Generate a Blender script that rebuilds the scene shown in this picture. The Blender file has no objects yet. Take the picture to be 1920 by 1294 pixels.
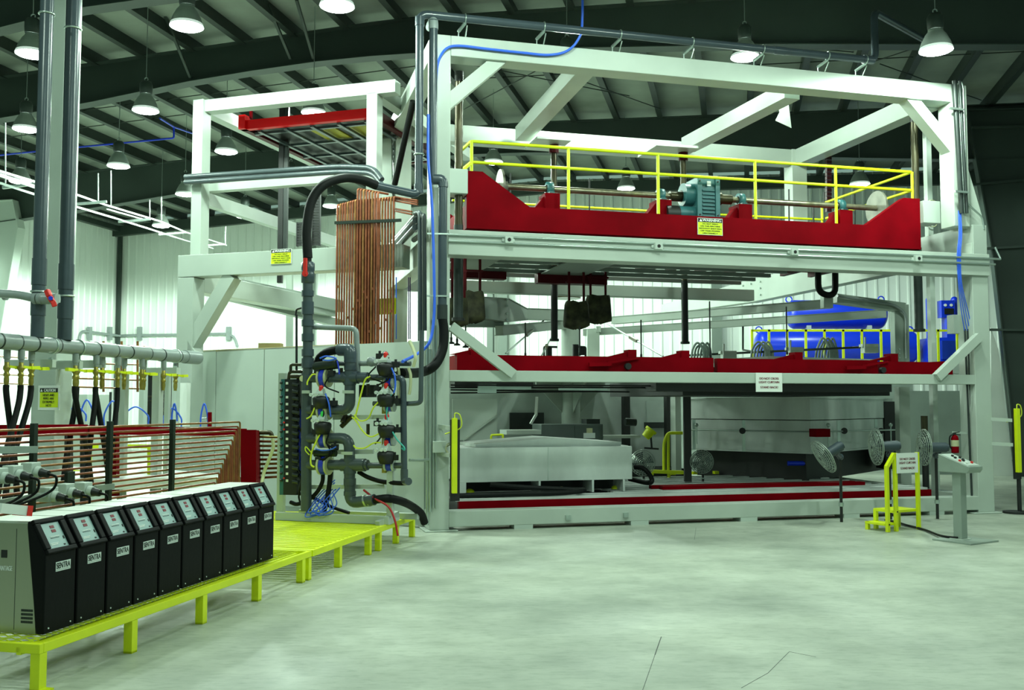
import bpy, math, random
from mathutils import Vector, Matrix
random.seed(7)
C = bpy.context.scene.collection
PI = math.pi
# ---------------------------------------------------------------- camera
F = 1840.0; CAMZ = 1.6; PITCH = math.atan(111.0 / F)
cam_d = bpy.data.cameras.new('camera'); cam = bpy.data.objects.new('camera', cam_d); C.objects.link(cam)
cam_d.sensor_width = 36.0; cam_d.lens = F / 1920 * 36.0; cam_d.clip_end = 200
cam.location = (0, 0, CAMZ); cam.rotation_euler = (PI / 2 + PITCH, 0, 0)
bpy.context.scene.camera = cam
# ---------------------------------------------------------------- world and exposure
world = bpy.data.worlds.new('world'); bpy.context.scene.world = world; world.use_nodes = True
bg = world.node_tree.nodes['Background']; bg.inputs[0].default_value = (0.56, 0.92, 0.74, 1); bg.inputs[1].default_value = 0.33
vs = bpy.context.scene.view_settings
vs.view_transform = 'Standard'; vs.look = 'None'; vs.gamma = 1; vs.exposure = 0.16; vs.use_curve_mapping = False
LAMP_POWER = 600.0; LAMP_COLOR = (0.77, 1.0, 0.84)

# ---------------------------------------------------------------- geometry of the place
def ray(x, y):
    a = (x - 960) / F; b = (647 - y) / F
    return Vector((a, math.cos(PITCH) - b * math.sin(PITCH), math.sin(PITCH) + b * math.cos(PITCH)))
def D(x, y, d):                       # the point of the hall seen at (x, y), d metres down the hall
    r = ray(x, y); t = d / r.y
    return Vector((r.x * t, d, CAMZ + r.z * t))
def H(x, y, z=0.0):                   # the point seen at (x, y) on the level z
    r = ray(x, y); t = (z - CAMZ) / r.z
    return Vector((r.x * t, r.y * t, z))
class Fr:                             # an upright frame of reference: u to the right, v away, z up
    def __init__(s, ox, oy, deg):
        a = math.radians(deg); s.o = Vector((ox, oy, 0)); s.deg = deg; s.rz = a
        s.u = Vector((math.cos(a), math.sin(a), 0)); s.v = Vector((-math.sin(a), math.cos(a), 0))
    def w(s, u, v, z): return s.o + s.u * u + s.v * v + Vector((0, 0, z))
    def loc(s, p): q = p - s.o; return (q.dot(s.u), q.dot(s.v), p.z)
    def atv(s, x, y, v):
        r = ray(x, y); t = (v + s.o.dot(s.v)) / r.dot(s.v); p = r * t; p.z += CAMZ; return s.loc(p)
    def atu(s, x, y, u):
        r = ray(x, y); t = (u + s.o.dot(s.u)) / r.dot(s.u); p = r * t; p.z += CAMZ; return s.loc(p)
    def P(s, x, y, v): return s.w(*s.atv(x, y, v))
    def Q(s, x, y, u): return s.w(*s.atu(x, y, u))
    def U(s, x, v, y=758): return s.atv(x, y, v)[0]
W = Fr(0, 0, 0)
MF = Fr(-1.035, 12.408, 14.8)          # the big forming frame
BF = Fr(0, 0, -12.8)                   # the building, platforms and heaters
LF = Fr(-5.03, 14.7, -17.5)            # the left station
RF = Fr(-2.68, 11.45, -17.5)           # the valve rack

# ---------------------------------------------------------------- materials
def lin(h):
    v = [int(h[i:i + 2], 16) / 255 for i in (0, 2, 4)]
    return [c / 12.92 if c <= .04045 else ((c + .055) / 1.055) ** 2.4 for c in v] + [1]
def mat(name, col, rough=.5, metal=0, var=.12, scale=3.0, bump=0, emit=None, es=0, detail=4, stretch=None, trans=0, alpha=None, spec=None):
    m = bpy.data.materials.new(name); m.use_nodes = True; nt = m.node_tree; N = nt.nodes; b = N['Principled BSDF']
    c = lin(col) if isinstance(col, str) else list(col) + [1]
    b.inputs['Roughness'].default_value = rough; b.inputs['Metallic'].default_value = metal
    if spec is not None: b.inputs['Specular IOR Level'].default_value = spec
    if var:
        tc = N.new('ShaderNodeTexCoord'); no = N.new('ShaderNodeTexNoise'); no.inputs['Scale'].default_value = scale; no.inputs['Detail'].default_value = detail
        src = tc.outputs['Object']
        if stretch:
            mp = N.new('ShaderNodeMapping'); mp.inputs['Scale'].default_value = stretch; nt.links.new(src, mp.inputs[0]); src = mp.outputs[0]
        nt.links.new(src, no.inputs['Vector'])
        mx = N.new('ShaderNodeMix'); mx.data_type = 'RGBA'
        mx.inputs[6].default_value = [max(0, k * (1 - var)) for k in c[:3]] + [1]; mx.inputs[7].default_value = [min(1, k * (1 + var)) for k in c[:3]] + [1]
        rp = N.new('ShaderNodeMapRange'); rp.inputs[1].default_value = .3; rp.inputs[2].default_value = .7
        nt.links.new(no.outputs[0], rp.inputs[0]); nt.links.new(rp.outputs[0], mx.inputs[0]); nt.links.new(mx.outputs[2], b.inputs['Base Color'])
        if bump:
            bm = N.new('ShaderNodeBump'); bm.inputs['Strength'].default_value = bump; bm.inputs['Distance'].default_value = .02
            nt.links.new(no.outputs[0], bm.inputs['Height']); nt.links.new(bm.outputs[0], b.inputs['Normal'])
    else: b.inputs['Base Color'].default_value = c
    if emit: b.inputs['Emission Color'].default_value = lin(emit) if isinstance(emit, str) else list(emit) + [1]; b.inputs['Emission Strength'].default_value = es
    if alpha is not None: b.inputs['Alpha'].default_value = alpha
    return m
X = {}
X['paint'] = mat('grey_machine_paint', 'B4BEB4', .42, 0, .07, 1.5)
X['paint2'] = mat('grey_panel_paint', 'B8C3BA', .5, 0, .06, .8)
X['paint3'] = mat('dimmed_grey_paint', '97A298', .45, 0, .08, 1.5)  # machine grey darkened, dim light on the rear arms put into the colour
X['paint4'] = mat('grey_station_paint', 'AAB4AB', .45, 0, .06, 1.5)
X['red'] = mat('red_machine_paint', '76030E', .6, 0, .2, 2.0, spec=.03)
X['redb'] = mat('bright_red_plastic', 'D8261C', .4, 0, 0)
X['yel'] = mat('safety_yellow_paint', 'D6E208', .42, 0, .07, 4)
X['yelcable'] = mat('yellow_cable', 'DDE83A', .5, 0, 0)
X['pvc'] = mat('dark_grey_pvc', '3D484F', .28, 0, .1, 6)
X['pvcl'] = mat('grey_pvc', '87908F', .32, 0, .08, 6)
X['pvcd'] = mat('charcoal_pvc', '2A3230', .4, 0, .12, 6, spec=.4)
X['rubber'] = mat('black_rubber', '0B0E0D', .55, 0, .2, 8, spec=.2)
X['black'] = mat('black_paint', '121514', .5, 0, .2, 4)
X['blackp'] = mat('black_textured_plastic', '07090A', .55, 0, .1, 30, bump=.05, spec=.15)
X['dkgreen'] = mat('dark_green_steel', '323E38', .55, 0, .12, 1.0)
X['purlin'] = mat('purlin_steel', '28322D', .55, 0, .12, 1.0)
X['strutg'] = mat('green_strut_channel', '14241A', .5, .2, .15, 8)
X['insul'] = mat('roof_insulation', '848C82', .8, 0, .2, .9, bump=.9)
X['wallw'] = mat('white_ribbed_steel', 'EAF1EB', .4, 0, .03, .5)
X['copper'] = mat('copper_tube', '8C5036', .4, .6, .28, 9)
X['copperl'] = mat('tarnished_copper_tube', '8E6238', .4, .55, .3, 11)
X['brass'] = mat('brass_fitting', '9C8F45', .35, .7, .2, 12)
X['alum'] = mat('dull_aluminium_sheet', 'CDD3CF', .45, .15, .2, 1.8, stretch=(1, 1, .5), detail=8)
X['steel'] = mat('brushed_stainless_steel', 'A4A892', .28, .8, .10, 2.0, stretch=(1, 1, .2))
X['zinc'] = mat('zinc_plated_steel', 'B9C6C0', .3, .8, .08, 5)
X['greasy'] = mat('greasy_lead_screw', '3C3826', .28, .5, .6, 7, stretch=(1, 1, .25))
X['disc'] = mat('dull_steel_disc', '77776B', .5, .3, .25, 6)
X['maroon'] = mat('dark_maroon_paint', '4A060E', .5, 0, .2, 3, spec=.15)
X['ped'] = mat('dimmed_pedestal_paint', '8B978D', .45, 0, .06, 3)  # same grey as the machine, darkened so weaker light sits in the colour
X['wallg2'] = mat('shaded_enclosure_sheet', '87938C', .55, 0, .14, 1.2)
X['shaft'] = mat('bare_steel_shaft', '8B8773', .3, .7, .3, 8)
X['teal'] = mat('teal_gearbox_paint', '2E6468', .4, 0, .12, 6)
X['bluep'] = mat('blue_tank_paint', '1238D8', .3, 0, .05, 2)
X['blueh'] = mat('blue_hose', '3568E8', .35, 0, 0)
X['bluev'] = mat('blue_valve_body', '1B36C8', .4, 0, .1, 9)
X['purpleh'] = mat('purple_hose', '4A2C74', .4, 0, 0)
X['tealh'] = mat('teal_tubing', '38A8A0', .4, 0, 0)
X['redh'] = mat('red_hose', 'B01E26', .4, 0, 0)
X['white'] = mat('white_sign_board', 'E8ECE6', .5, 0, .02, 3)
X['rackpipe'] = mat('slate_rack_pvc', '434D50', .33, 0, .1, 6)
X['lid'] = mat('off_white_lid', 'B9BFB4', .5, 0, .05, 3)
X['wpost'] = mat('wall_post_steel', '66736A', .5, 0, .08, 2)
X['signy'] = mat('yellow_sign_panel', 'D2E410', .5, 0, .03, 5)
X['ink'] = mat('black_ink', '101411', .6, 0, 0)
X['inkr'] = mat('dark_red_ink', '7A3A44', .6, 0, 0)
X['silver'] = mat('silver_label', 'D5DEDA', .4, .2, 0)
X['panel'] = mat('control_panel_face', '93AEAD', .4, 0, .03, 8)
X['led'] = mat('red_display_digits', '7C1222', .5, 0, 0)
X['mesh'] = mat('fan_guard_wire', 'A5B0A6', .4, .6, 0)
X['motor'] = mat('dark_blue_grey_motor', '38444C', .45, .1, .1, 6)
X['camo'] = mat('camouflage_cloth', '34341F', .85, 0, .85, 7, bump=.4)
X['cloth'] = mat('white_plastic_sheet', 'C8D2C8', .6, 0, .05, 4)
X['galv'] = mat('galvanised_reflector', 'A6B2AA', .35, .5, .1, 6)
X['lens'] = mat('lit_lamp_lens', 'FFFFFF', .4, 0, 0, emit=(.86, 1, .93), es=22)
X['skirt'] = mat('lit_prismatic_skirt', 'B8C4BC', .35, .2, .05, emit=(.8, 1, .88), es=.5)
X['tan'] = mat('cardboard', 'B7A878', .8, 0, .1, 5)
X['hosep'] = mat('grey_flexible_hose', '73807A', .5, 0, .1, 9)
X['cream'] = mat('cream_hose', 'B9BC94', .5, 0, .1, 9)
X['wallg'] = mat('grey_oven_sheet', 'B4BFB9', .55, .05, .18, 1.6)

def concrete():
    m = bpy.data.materials.new('polished_concrete'); m.use_nodes = True; nt = m.node_tree; N = nt.nodes; b = N['Principled BSDF']
    tc = N.new('ShaderNodeTexCoord')
    def noise(scale, detail, st=None):
        n = N.new('ShaderNodeTexNoise'); n.inputs['Scale'].default_value = scale; n.inputs['Detail'].default_value = detail; n.inputs['Roughness'].default_value = .62
        mp = N.new('ShaderNodeMapping'); mp.inputs['Scale'].default_value = st or (1, 1, 1); nt.links.new(tc.outputs['Object'], mp.inputs[0]); nt.links.new(mp.outputs[0], n.inputs['Vector']); return n.outputs[0]
    r1 = N.new('ShaderNodeValToRGB'); e = r1.color_ramp.elements
    e[0].position = .3; e[0].color = lin('8F978B'); e[1].position = .72; e[1].color = lin('C4C9BA')
    nt.links.new(noise(.8, 12), r1.inputs[0])
    r2 = N.new('ShaderNodeValToRGB'); e = r2.color_ramp.elements
    e[0].position = .32; e[0].color = (.62, .66, .62, 1); e[1].position = .6; e[1].color = (1, 1, 1, 1)
    nt.links.new(noise(5, 14, (.5, 1, 1)), r2.inputs[0])
    mx = N.new('ShaderNodeMix'); mx.data_type = 'RGBA'; mx.blend_type = 'MULTIPLY'; mx.inputs[0].default_value = .42
    nt.links.new(r1.outputs[0], mx.inputs[6]); nt.links.new(r2.outputs[0], mx.inputs[7]); nt.links.new(mx.outputs[2], b.inputs['Base Color'])
    r3 = N.new('ShaderNodeValToRGB'); e = r3.color_ramp.elements
    e[0].position = .36; e[0].color = (.66, .70, .66, 1); e[1].position = .5; e[1].color = (1, 1, 1, 1)
    nt.links.new(noise(22, 10, (.35, 1, 1)), r3.inputs[0]); mx2 = N.new('ShaderNodeMix'); mx2.data_type = 'RGBA'; mx2.blend_type = 'MULTIPLY'; mx2.inputs[0].default_value = .5
    nt.links.new(mx.outputs[2], mx2.inputs[6]); nt.links.new(r3.outputs[0], mx2.inputs[7]); nt.links.new(mx2.outputs[2], b.inputs['Base Color'])
    mr = N.new('ShaderNodeMapRange'); mr.inputs[3].default_value = .28; mr.inputs[4].default_value = .6
    nt.links.new(noise(2.2, 6), mr.inputs[0]); nt.links.new(mr.outputs[0], b.inputs['Roughness'])
    return m
X['floor'] = concrete()

# ---------------------------------------------------------------- mesh builder
class MB:
    def __init__(s): s.v = []; s.f = []; s.sm = []
    def add(s, vs, fs, smooth=False):
        k = len(s.v); s.v += [Vector(p) for p in vs]; s.f += [tuple(i + k for i in f) for f in fs]; s.sm += [smooth] * len(fs); return s
    def hexa(s, p):                    # 8 corners: bottom ring 0-3, top ring 4-7
        return s.add(p, [(3, 2, 1, 0), (4, 5, 6, 7), (0, 1, 5, 4), (1, 2, 6, 5), (2, 3, 7, 6), (3, 0, 4, 7)])
    def box(s, fr, u0, u1, v0, v1, z0, z1):
        return s.hexa([fr.w(*q) for q in ((u0, v0, z0), (u1, v0, z0), (u1, v1, z0), (u0, v1, z0), (u0, v0, z1), (u1, v0, z1), (u1, v1, z1), (u0, v1, z1))])
    def beam(s, p, q, w, h, side=None, h2=None):   # bar from p to q (centre line); w across (side), h along the other normal
        d = (q - p).normalized(); sd = Vector(side) if side is not None else d.cross(Vector((0, 0, 1)))
        if sd.length < 1e-3: sd = Vector((1, 0, 0))
        sd = (sd - d * sd.dot(d)).normalized(); up = d.cross(sd).normalized(); h2 = h if h2 is None else h2
        r = []
        for c, hh in ((p, h), (q, h2)): r += [c - sd * w / 2 - up * hh / 2, c + sd * w / 2 - up * hh / 2, c + sd * w / 2 + up * hh / 2, c - sd * w / 2 + up * hh / 2]
        return s.hexa(r)
    def prism(s, pts, off):            # closed outline pushed by the vector off
        n = len(pts); a = [Vector(p) for p in pts]
        return s.add(a + [p + off for p in a], [tuple(range(n))[::-1], tuple(range(n, 2 * n))] + [(i, (i + 1) % n, n + (i + 1) % n, n + i) for i in range(n)])
    def plate(s, fr, uz, v0, v1): return s.prism([fr.w(u, v0, z) for u, z in uz], fr.v * (v1 - v0))
    def sweep(s, pts, rad, n=10, closed=False, caps=True):
        pts = [Vector(p) for p in pts]; m = len(pts)
        if m < 2: return s
        R = rad if isinstance(rad, (list, tuple)) else [rad] * m
        t0 = (pts[1] - pts[0]).normalized(); nrm = t0.cross(Vector((0, 0, 1)))
        if nrm.length < .05: nrm = t0.cross(Vector((1, 0, 0)))
        nrm.normalize(); V = []
        for i in range(m):
            if closed: t = (pts[(i + 1) % m] - pts[i - 1])
            else: t = pts[min(i + 1, m - 1)] - pts[max(i - 1, 0)]
            if t.length < 1e-9: t = t0
            t = t.normalized(); nrm = (nrm - t * nrm.dot(t))
            if nrm.length < 1e-4: nrm = t.orthogonal()
            nrm.normalize(); b = t.cross(nrm)
            V += [pts[i] + (nrm * math.cos(2 * PI * k / n) + b * math.sin(2 * PI * k / n)) * R[i] for k in range(n)]
        Fc = [(i * n + k, i * n + (k + 1) % n, ((i + 1) % m) * n + (k + 1) % n, ((i + 1) % m) * n + k) for i in range(m if closed else m - 1) for k in range(n)]
        s.add(V, Fc, True)
        if caps and not closed:
            a = V[:n]; z = V[-n:]
            s.add(a, [tuple(range(n))[::-1]]); s.add(z, [tuple(range(n))])
        return s
    def cyl(s, p, q, r, n=14, r2=None): return s.sweep([p, q], [r, r if r2 is None else r2], n)
    def pipe(s, pts, r, bend=None, n=12): return s.sweep(fillet(pts, bend or r * 1.6), r, n)
    def curve(s, pts, r, n=8, k=8): return s.sweep(spline(pts, k), r, n)
    def lathe(s, prof, c, ax=(0, 0, 1), n=20):
        ax = Vector(ax).normalized(); e = ax.orthogonal().normalized(); g = ax.cross(e); c = Vector(c); V = []
        for r, h in prof: V += [c + ax * h + (e * math.cos(2 * PI * k / n) + g * math.sin(2 * PI * k / n)) * r for k in range(n)]
        return s.add(V, [(i * n + k, i * n + (k + 1) % n, (i + 1) * n + (k + 1) % n, (i + 1) * n + k) for i in range(len(prof) - 1) for k in range(n)], True)
    def ball(s, c, r, n=12): return s.lathe([(max(1e-4, r * math.sin(PI * i / 8)), -r * math.cos(PI * i / 8)) for i in range(9)], c, n=n)
    def torus(s, c, R, r, ax=(0, 0, 1), n=28, k=8):
        ax = Vector(ax).normalized(); e = ax.orthogonal().normalized(); g = ax.cross(e)
        return s.sweep([Vector(c) + (e * math.cos(2 * PI * i / n) + g * math.sin(2 * PI * i / n)) * R for i in range(n)], r, k, closed=True)
def fillet(pts, r, k=5):
    pts = [Vector(p) for p in pts]; out = [pts[0]]
    for i in range(1, len(pts) - 1):
        a, b, c = pts[i - 1], pts[i], pts[i + 1]; d1 = (a - b); d2 = (c - b)
        q = min(r, d1.length * .49, d2.length * .49); p0 = b + d1.normalized() * q; p1 = b + d2.normalized() * q
        for j in range(k + 1): t = j / k; out.append(p0 * (1 - t) ** 2 + b * 2 * t * (1 - t) + p1 * t * t)
    out.append(pts[-1]); return out
def spline(pts, k=8):
    pts = [Vector(p) for p in pts]; P = [pts[0] * 2 - pts[1]] + pts + [pts[-1] * 2 - pts[-2]]; out = []
    for i in range(1, len(P) - 2):
        for j in range(k):
            t = j / k; a, b, c, d = P[i - 1:i + 3]
            out.append(.5 * ((2 * b) + (c - a) * t + (2 * a - 5 * b + 4 * c - d) * t * t + (3 * b - a - 3 * c + d) * t ** 3))
    out.append(pts[-1]); return out
BASE = {}
def tag(o, label=None, cat=None, group=None, kind=None):
    for k, v in (('label', label), ('category', cat), ('group', group), ('kind', kind)):
        if v: o[k] = v
    return o
def thing(name, loc, label, cat, group=None, rz=0):
    o = bpy.data.objects.new(name, None); o.empty_display_size = .1; C.objects.link(o); o.location = loc; o.rotation_euler = (0, 0, rz)
    BASE[o.name] = Vector(loc); return tag(o, label, cat, group)
def ob(name, b, m, parent=None, label=None, cat=None, group=None, kind=None, bevel=0, local=False):
    me = bpy.data.meshes.new(name); off = Vector((0, 0, 0))
    if parent is not None: off = BASE.get(parent.name, Vector((0, 0, 0))) if not local else off
    elif not local and b.v:
        lo = [min(p[i] for p in b.v) for i in range(3)]; hi = [max(p[i] for p in b.v) for i in range(3)]
        off = Vector(((lo[0] + hi[0]) / 2, (lo[1] + hi[1]) / 2, lo[2]))
    me.from_pydata([p - off for p in b.v], [], b.f); me.polygons.foreach_set('use_smooth', b.sm)
    ms = m if isinstance(m, (list, tuple)) else [m]
    for q in ms: me.materials.append(X[q] if isinstance(q, str) else q)
    me.update(); o = bpy.data.objects.new(name, me); C.objects.link(o)
    if parent is not None: o.parent = parent; BASE[o.name] = off
    else: o.location = off; BASE[o.name] = off
    if bevel:
        bv = o.modifiers.new('bevel', 'BEVEL'); bv.width = bevel; bv.segments = 2; bv.limit_method = 'ANGLE'
    return tag(o, label, cat, group, kind)
def copy_tree(o, parent=None):
    c = o.copy(); C.objects.link(c); c.parent = parent
    for ch in list(o.children): copy_tree(ch, c)
    return c
_txt = {}
def text_geo(s):
    if s in _txt: return _txt[s]
    cu = bpy.data.curves.new('t', 'FONT'); cu.body = s; cu.size = 1; cu.fill_mode = 'FRONT'; o = bpy.data.objects.new('t', cu); C.objects.link(o)
    bpy.context.view_layer.update(); me = o.to_mesh()
    V = [tuple(v.co) for v in me.vertices]; Fc = [tuple(p.vertices) for p in me.polygons]; o.to_mesh_clear()
    bpy.data.objects.remove(o); bpy.data.curves.remove(cu); _txt[s] = (V, Fc); return _txt[s]
def text(b, s, c, right, up, width, height, th=.001, bold=0):  # lettering centred on c, stretched to width x height
    V, Fc = text_geo(s); xs = [v[0] for v in V]; ys = [v[1] for v in V]; x0, x1, y0, y1 = min(xs), max(xs), min(ys), max(ys)
    right = Vector(right).normalized(); up = Vector(up).normalized(); n = right.cross(up)
    for dx in ([0] if not bold else [-bold, bold]):
        b.add([c + right * (((v[0] - x0) / (x1 - x0) - .5) * width + dx) + up * ((v[1] - y0) / (y1 - y0) - .5) * height + n * th for v in V], Fc)
# ================================================================ the hall
ob('floor', MB().add([(-34, -4, 0), (26, -4, 0), (26, 44, 0), (-34, 44, 0)], [(0, 1, 2, 3)]), 'floor', kind='structure')
RU, RZ = -6.0, 8.98                                   # ridge line of the roof
def roof(u, dz=0): return RZ + dz - (abs(u - RU) * (.052 if u < RU else .026))
V0, V1, UL, UR = 7.0, 31.0, -21.5, 16.0
b = MB()
us = [UL + (UR - UL) * i / 60 for i in range(61)]
for i in range(60):
    for v0, v1 in ((V0, 17.2), (17.2, 24.2), (24.2, V1)):
        b.add([BF.w(us[i], v0, roof(us[i])), BF.w(us[i + 1], v0, roof(us[i + 1])), BF.w(us[i + 1], v1, roof(us[i + 1])), BF.w(us[i], v1, roof(us[i]))], [(0, 1, 2, 3)])
ob('ceiling', b, 'insul', kind='structure')
k = 0; u = UL + .5
while u < UR - .3:                                     # roof purlins
    k += 1; z = roof(u); bb = MB()
    bb.box(BF, u - .035, u + .035, V0, V1, z - .25, z - .0); bb.box(BF, u - .03, u + .10, V0, V1, z - .27, z - .25)
    ob('trim_%d' % k, bb, 'purlin', kind='structure'); u += 1.07
def rafter(name, pts, v, d0, th=.28):
    bb = MB()
    for (u0, z0), (u1, z1) in zip(pts, pts[1:]):
        bb.plate(BF, [(u0, z0), (u1, z1), (u1, roof(u1, -.26)), (u0, roof(u0, -.26))], v - .01, v + .01)
        bb.plate(BF, [(u0, z0 - .02), (u1, z1 - .02), (u1, z1), (u0, z0)], v - th / 2, v + th / 2)
        bb.plate(BF, [(u0, roof(u0, -.26)), (u1, roof(u1, -.26)), (u1, roof(u1, -.24)), (u0, roof(u0, -.24))], v - th / 2, v + th / 2)
    return ob(name, bb, 'dkgreen', kind='structure')
zp = lambda px, py, v: (BF.atv(px, py, v)[0], BF.atv(px, py, v)[2])
A = [zp(x, y, 17) for x, y in [(0, 225), (180, 193), (360, 155), (480, 135), (600, 118), (700, 108), (775, 103), (1000, 94), (1260, 90), (1440, 86), (1920, 87)]]
rafter('trim_61', [(UL, A[0][1] - .75)] + A + [(UR - 1, A[-1][1] - .5)], 17, 0)
Bq = [zp(x, y, 24) for x, y in [(133, 398), (350, 362), (600, 322), (862, 291), (1000, 287), (1300, 290), (1600, 297), (1810, 300)]]
rafter('trim_62', [(UL + .4, Bq[0][1] - .25)] + Bq + [(Bq[-1][0] + 3.2, Bq[-1][1] - .12)], 24, 0)
Cq = [zp(x, y, 13.3) for x, y in [(0, 58), (150, 20), (400, -14)]]
rafter('trim_63', [(UL + 4, Cq[0][1] - .5)] + Cq + [(-4.5, 8.0), (2, 7.95)], 13.3, 0)
# rafter columns
def column(name, uz, v):
    bb = MB().plate(BF, uz, v - .012, v + .012)
    for (a, c), (e, g) in zip(uz, uz[1:] + uz[:1]): bb.beam(BF.w(a, v, c), BF.w(e, v, g), .3, .025, side=BF.v)
    return bb, name
cr = [(BF.atv(1812, 198, 23.9)[0], 8.3), (BF.atv(1862, 500, 23.9)[0], BF.atv(1862, 500, 23.9)[2]), (BF.atv(1905, 850, 23.9)[0], 0.0)]
bb, n = column('trim_64', cr + [(cr[2][0] + 1.1, 0), (cr[2][0] + 2.0, 8.2)], 23.9)
for py0, py1 in ((347, 331), (468, 458), (618, 620), (240, 236)):
    p = BF.P(1822, py0, 23.78); q = BF.P(2000, py1, 23.78); bb.beam(p, q, .1, .05, side=BF.v)
ob(n, bb, 'dkgreen', kind='structure')
cl = [(BF.atv(40, 415, 23.9)[0], 6.6), (BF.atv(2, 655, 23.9)[0], BF.atv(2, 655, 23.9)[2]), (UL + .05, 0), (UL + .04, 7.4), (BF.atv(40, 415, 23.9)[0] - .2, 7.4)]
bb, n = column('trim_65', cl, 23.9)
ob(n, bb, 'paint2', kind='structure')
# a near column of the next frame, cut by the left edge
# ribbed walls
def ribbed(name, p0, p1, ztop, nrm, m='wallw', pitch=.305, step=None):
    bb = MB(); L = (p1 - p0).length; d = (p1 - p0) / L; n = int(L / pitch); prof = []
    for i in range(n + 1):
        s = i * pitch
        for a, h in ((0, 0), (.03, .032), (.075, .032), (.105, 0)): prof.append((min(L, s + a), h))
        prof += [(min(L, s + .2), 0)]
    V = []; Z = 2
    for s, h in prof:
        p = p0 + d * s + nrm * h; zt = ztop(s)
        V += [Vector((p.x, p.y, 0)), Vector((p.x, p.y, zt))]
    bb.add(V, [(2 * i, 2 * i + 2, 2 * i + 3, 2 * i + 1) for i in range(len(prof) - 1)])
    return ob(name, bb, m, kind='structure')
ribbed('wall_back', BF.w(UL, 31, 0), BF.w(UR, 31, 0), lambda s: roof(UL + s) - .1, -BF.v)
ribbed('wall_left', BF.w(UL, 12, 0), BF.w(UL, 31, 0), lambda s: roof(UL) - .1, BF.u)
# eave struts along the walls
bb = MB().box(BF, UL, UR, 30.6, 30.72, 0, 0); bb = MB()
for i in range(59):
    bb.plate(BF, [(us[i], roof(us[i], -.62)), (us[i + 1], roof(us[i + 1], -.62)), (us[i + 1], roof(us[i + 1], -.27)), (us[i], roof(us[i], -.27))], 30.55, 30.75)
ob('trim_66', bb, 'dkgreen', kind='structure')
ob('trim_67', MB().box(BF, UL + .1, UL + .3, 12, 30.9, roof(UL) - .45, roof(UL) - .27), 'dkgreen', kind='structure')
ob('trim_68', MB().box(BF, UL + .05, UL + .17, 30.8, 30.92, 0, 7.7), 'dkgreen', kind='structure')
for i, px in enumerate((571, 914, 935, 1337)):           # wall posts standing proud of the back wall
    u0 = BF.U(px, 30.7)
    ob('trim_%d' % (70 + i), MB().box(BF, u0, u0 + (.3 if i != 1 else .2), 30.6, 30.8, 0, 7.6), 'wpost', kind='structure')
# round bars that tie the purlins, and brace rods between the rafters
bb = MB()
for v in (20.6, 19.5):
    for i in range(4, 50): bb.cyl(BF.w(us[i], v, roof(us[i], -.18)), BF.w(us[i + 1], v, roof(us[i + 1], -.18)), .012, 5)
ob('trim_80', bb, 'purlin', kind='structure')
bb = MB()
for x0, y0, x1, y1 in ((800, 105, 1180, 180), (870, 205, 1020, 125), (1100, 155, 1240, 205), (1640, 115, 1710, 92), (1650, 120, 1840, 188), (1480, 86, 1600, 98)):
    bb.cyl(H(x0, y0, 8.45), H(x1, y1, 8.45), .012, 5)
ob('trim_81', bb, 'purlin', kind='structure')
bb = MB()
for x0, y0, x1, y1 in ((310, 30, 357, 145), (502, 8, 545, 110), (556, 0, 588, 110)):
    bb.beam(BF.P(x0, y0, 15.9), BF.P(x1, y1, 16.9), .05, .05)
ob('trim_82', bb, 'dkgreen', kind='structure')

# ================================================================ high bay lamps
def lamp_proto():
    t = thing('high_bay_lamp', (0, 0, 0), 'x', 'lamp')
    ob('reflector', MB().lathe([(.225, 0), (.222, .02), (.19, .12), (.14, .22), (.10, .27), (.10, .29), (.09, .29), (.13, .215), (.18, .115), (.21, .02)], (0, 0, 0), n=28), 'galv', t, local=True)
    lens = ob('lens', MB().lathe([(.218, .01), (.20, -.012), (.13, -.03), (.001, -.036)], (0, 0, 0), n=28), 'lens', t, local=True)
    h = ob('ballast_housing', MB().lathe([(.001, .28), (.075, .28), (.105, .31), (.11, .38), (.11, .47), (.08, .52), (.001, .53)], (0, 0, 0), n=20), 'dkgreen', t, local=True)
    ob('hook', MB().torus((0, 0, .56), .03, .008, (0, 1, 0), 14, 6), 'zinc', h, local=True)
    ob('glowing_skirt', MB().lathe([(.2265, .0), (.2240, .018), (.216, .04)], (0, 0, 0), n=28), 'skirt', t, local=True)
    l = bpy.data.lights.new('lamp_light', 'SPOT'); l.shadow_soft_size = .2; l.energy = LAMP_POWER; l.color = LAMP_COLOR; l.spot_size = math.radians(176); l.spot_blend = .1
    lo = bpy.data.objects.new('lamp_light', l); C.objects.link(lo); lo.parent = t; lo.location = (0, 0, -.06)
    return t
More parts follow.
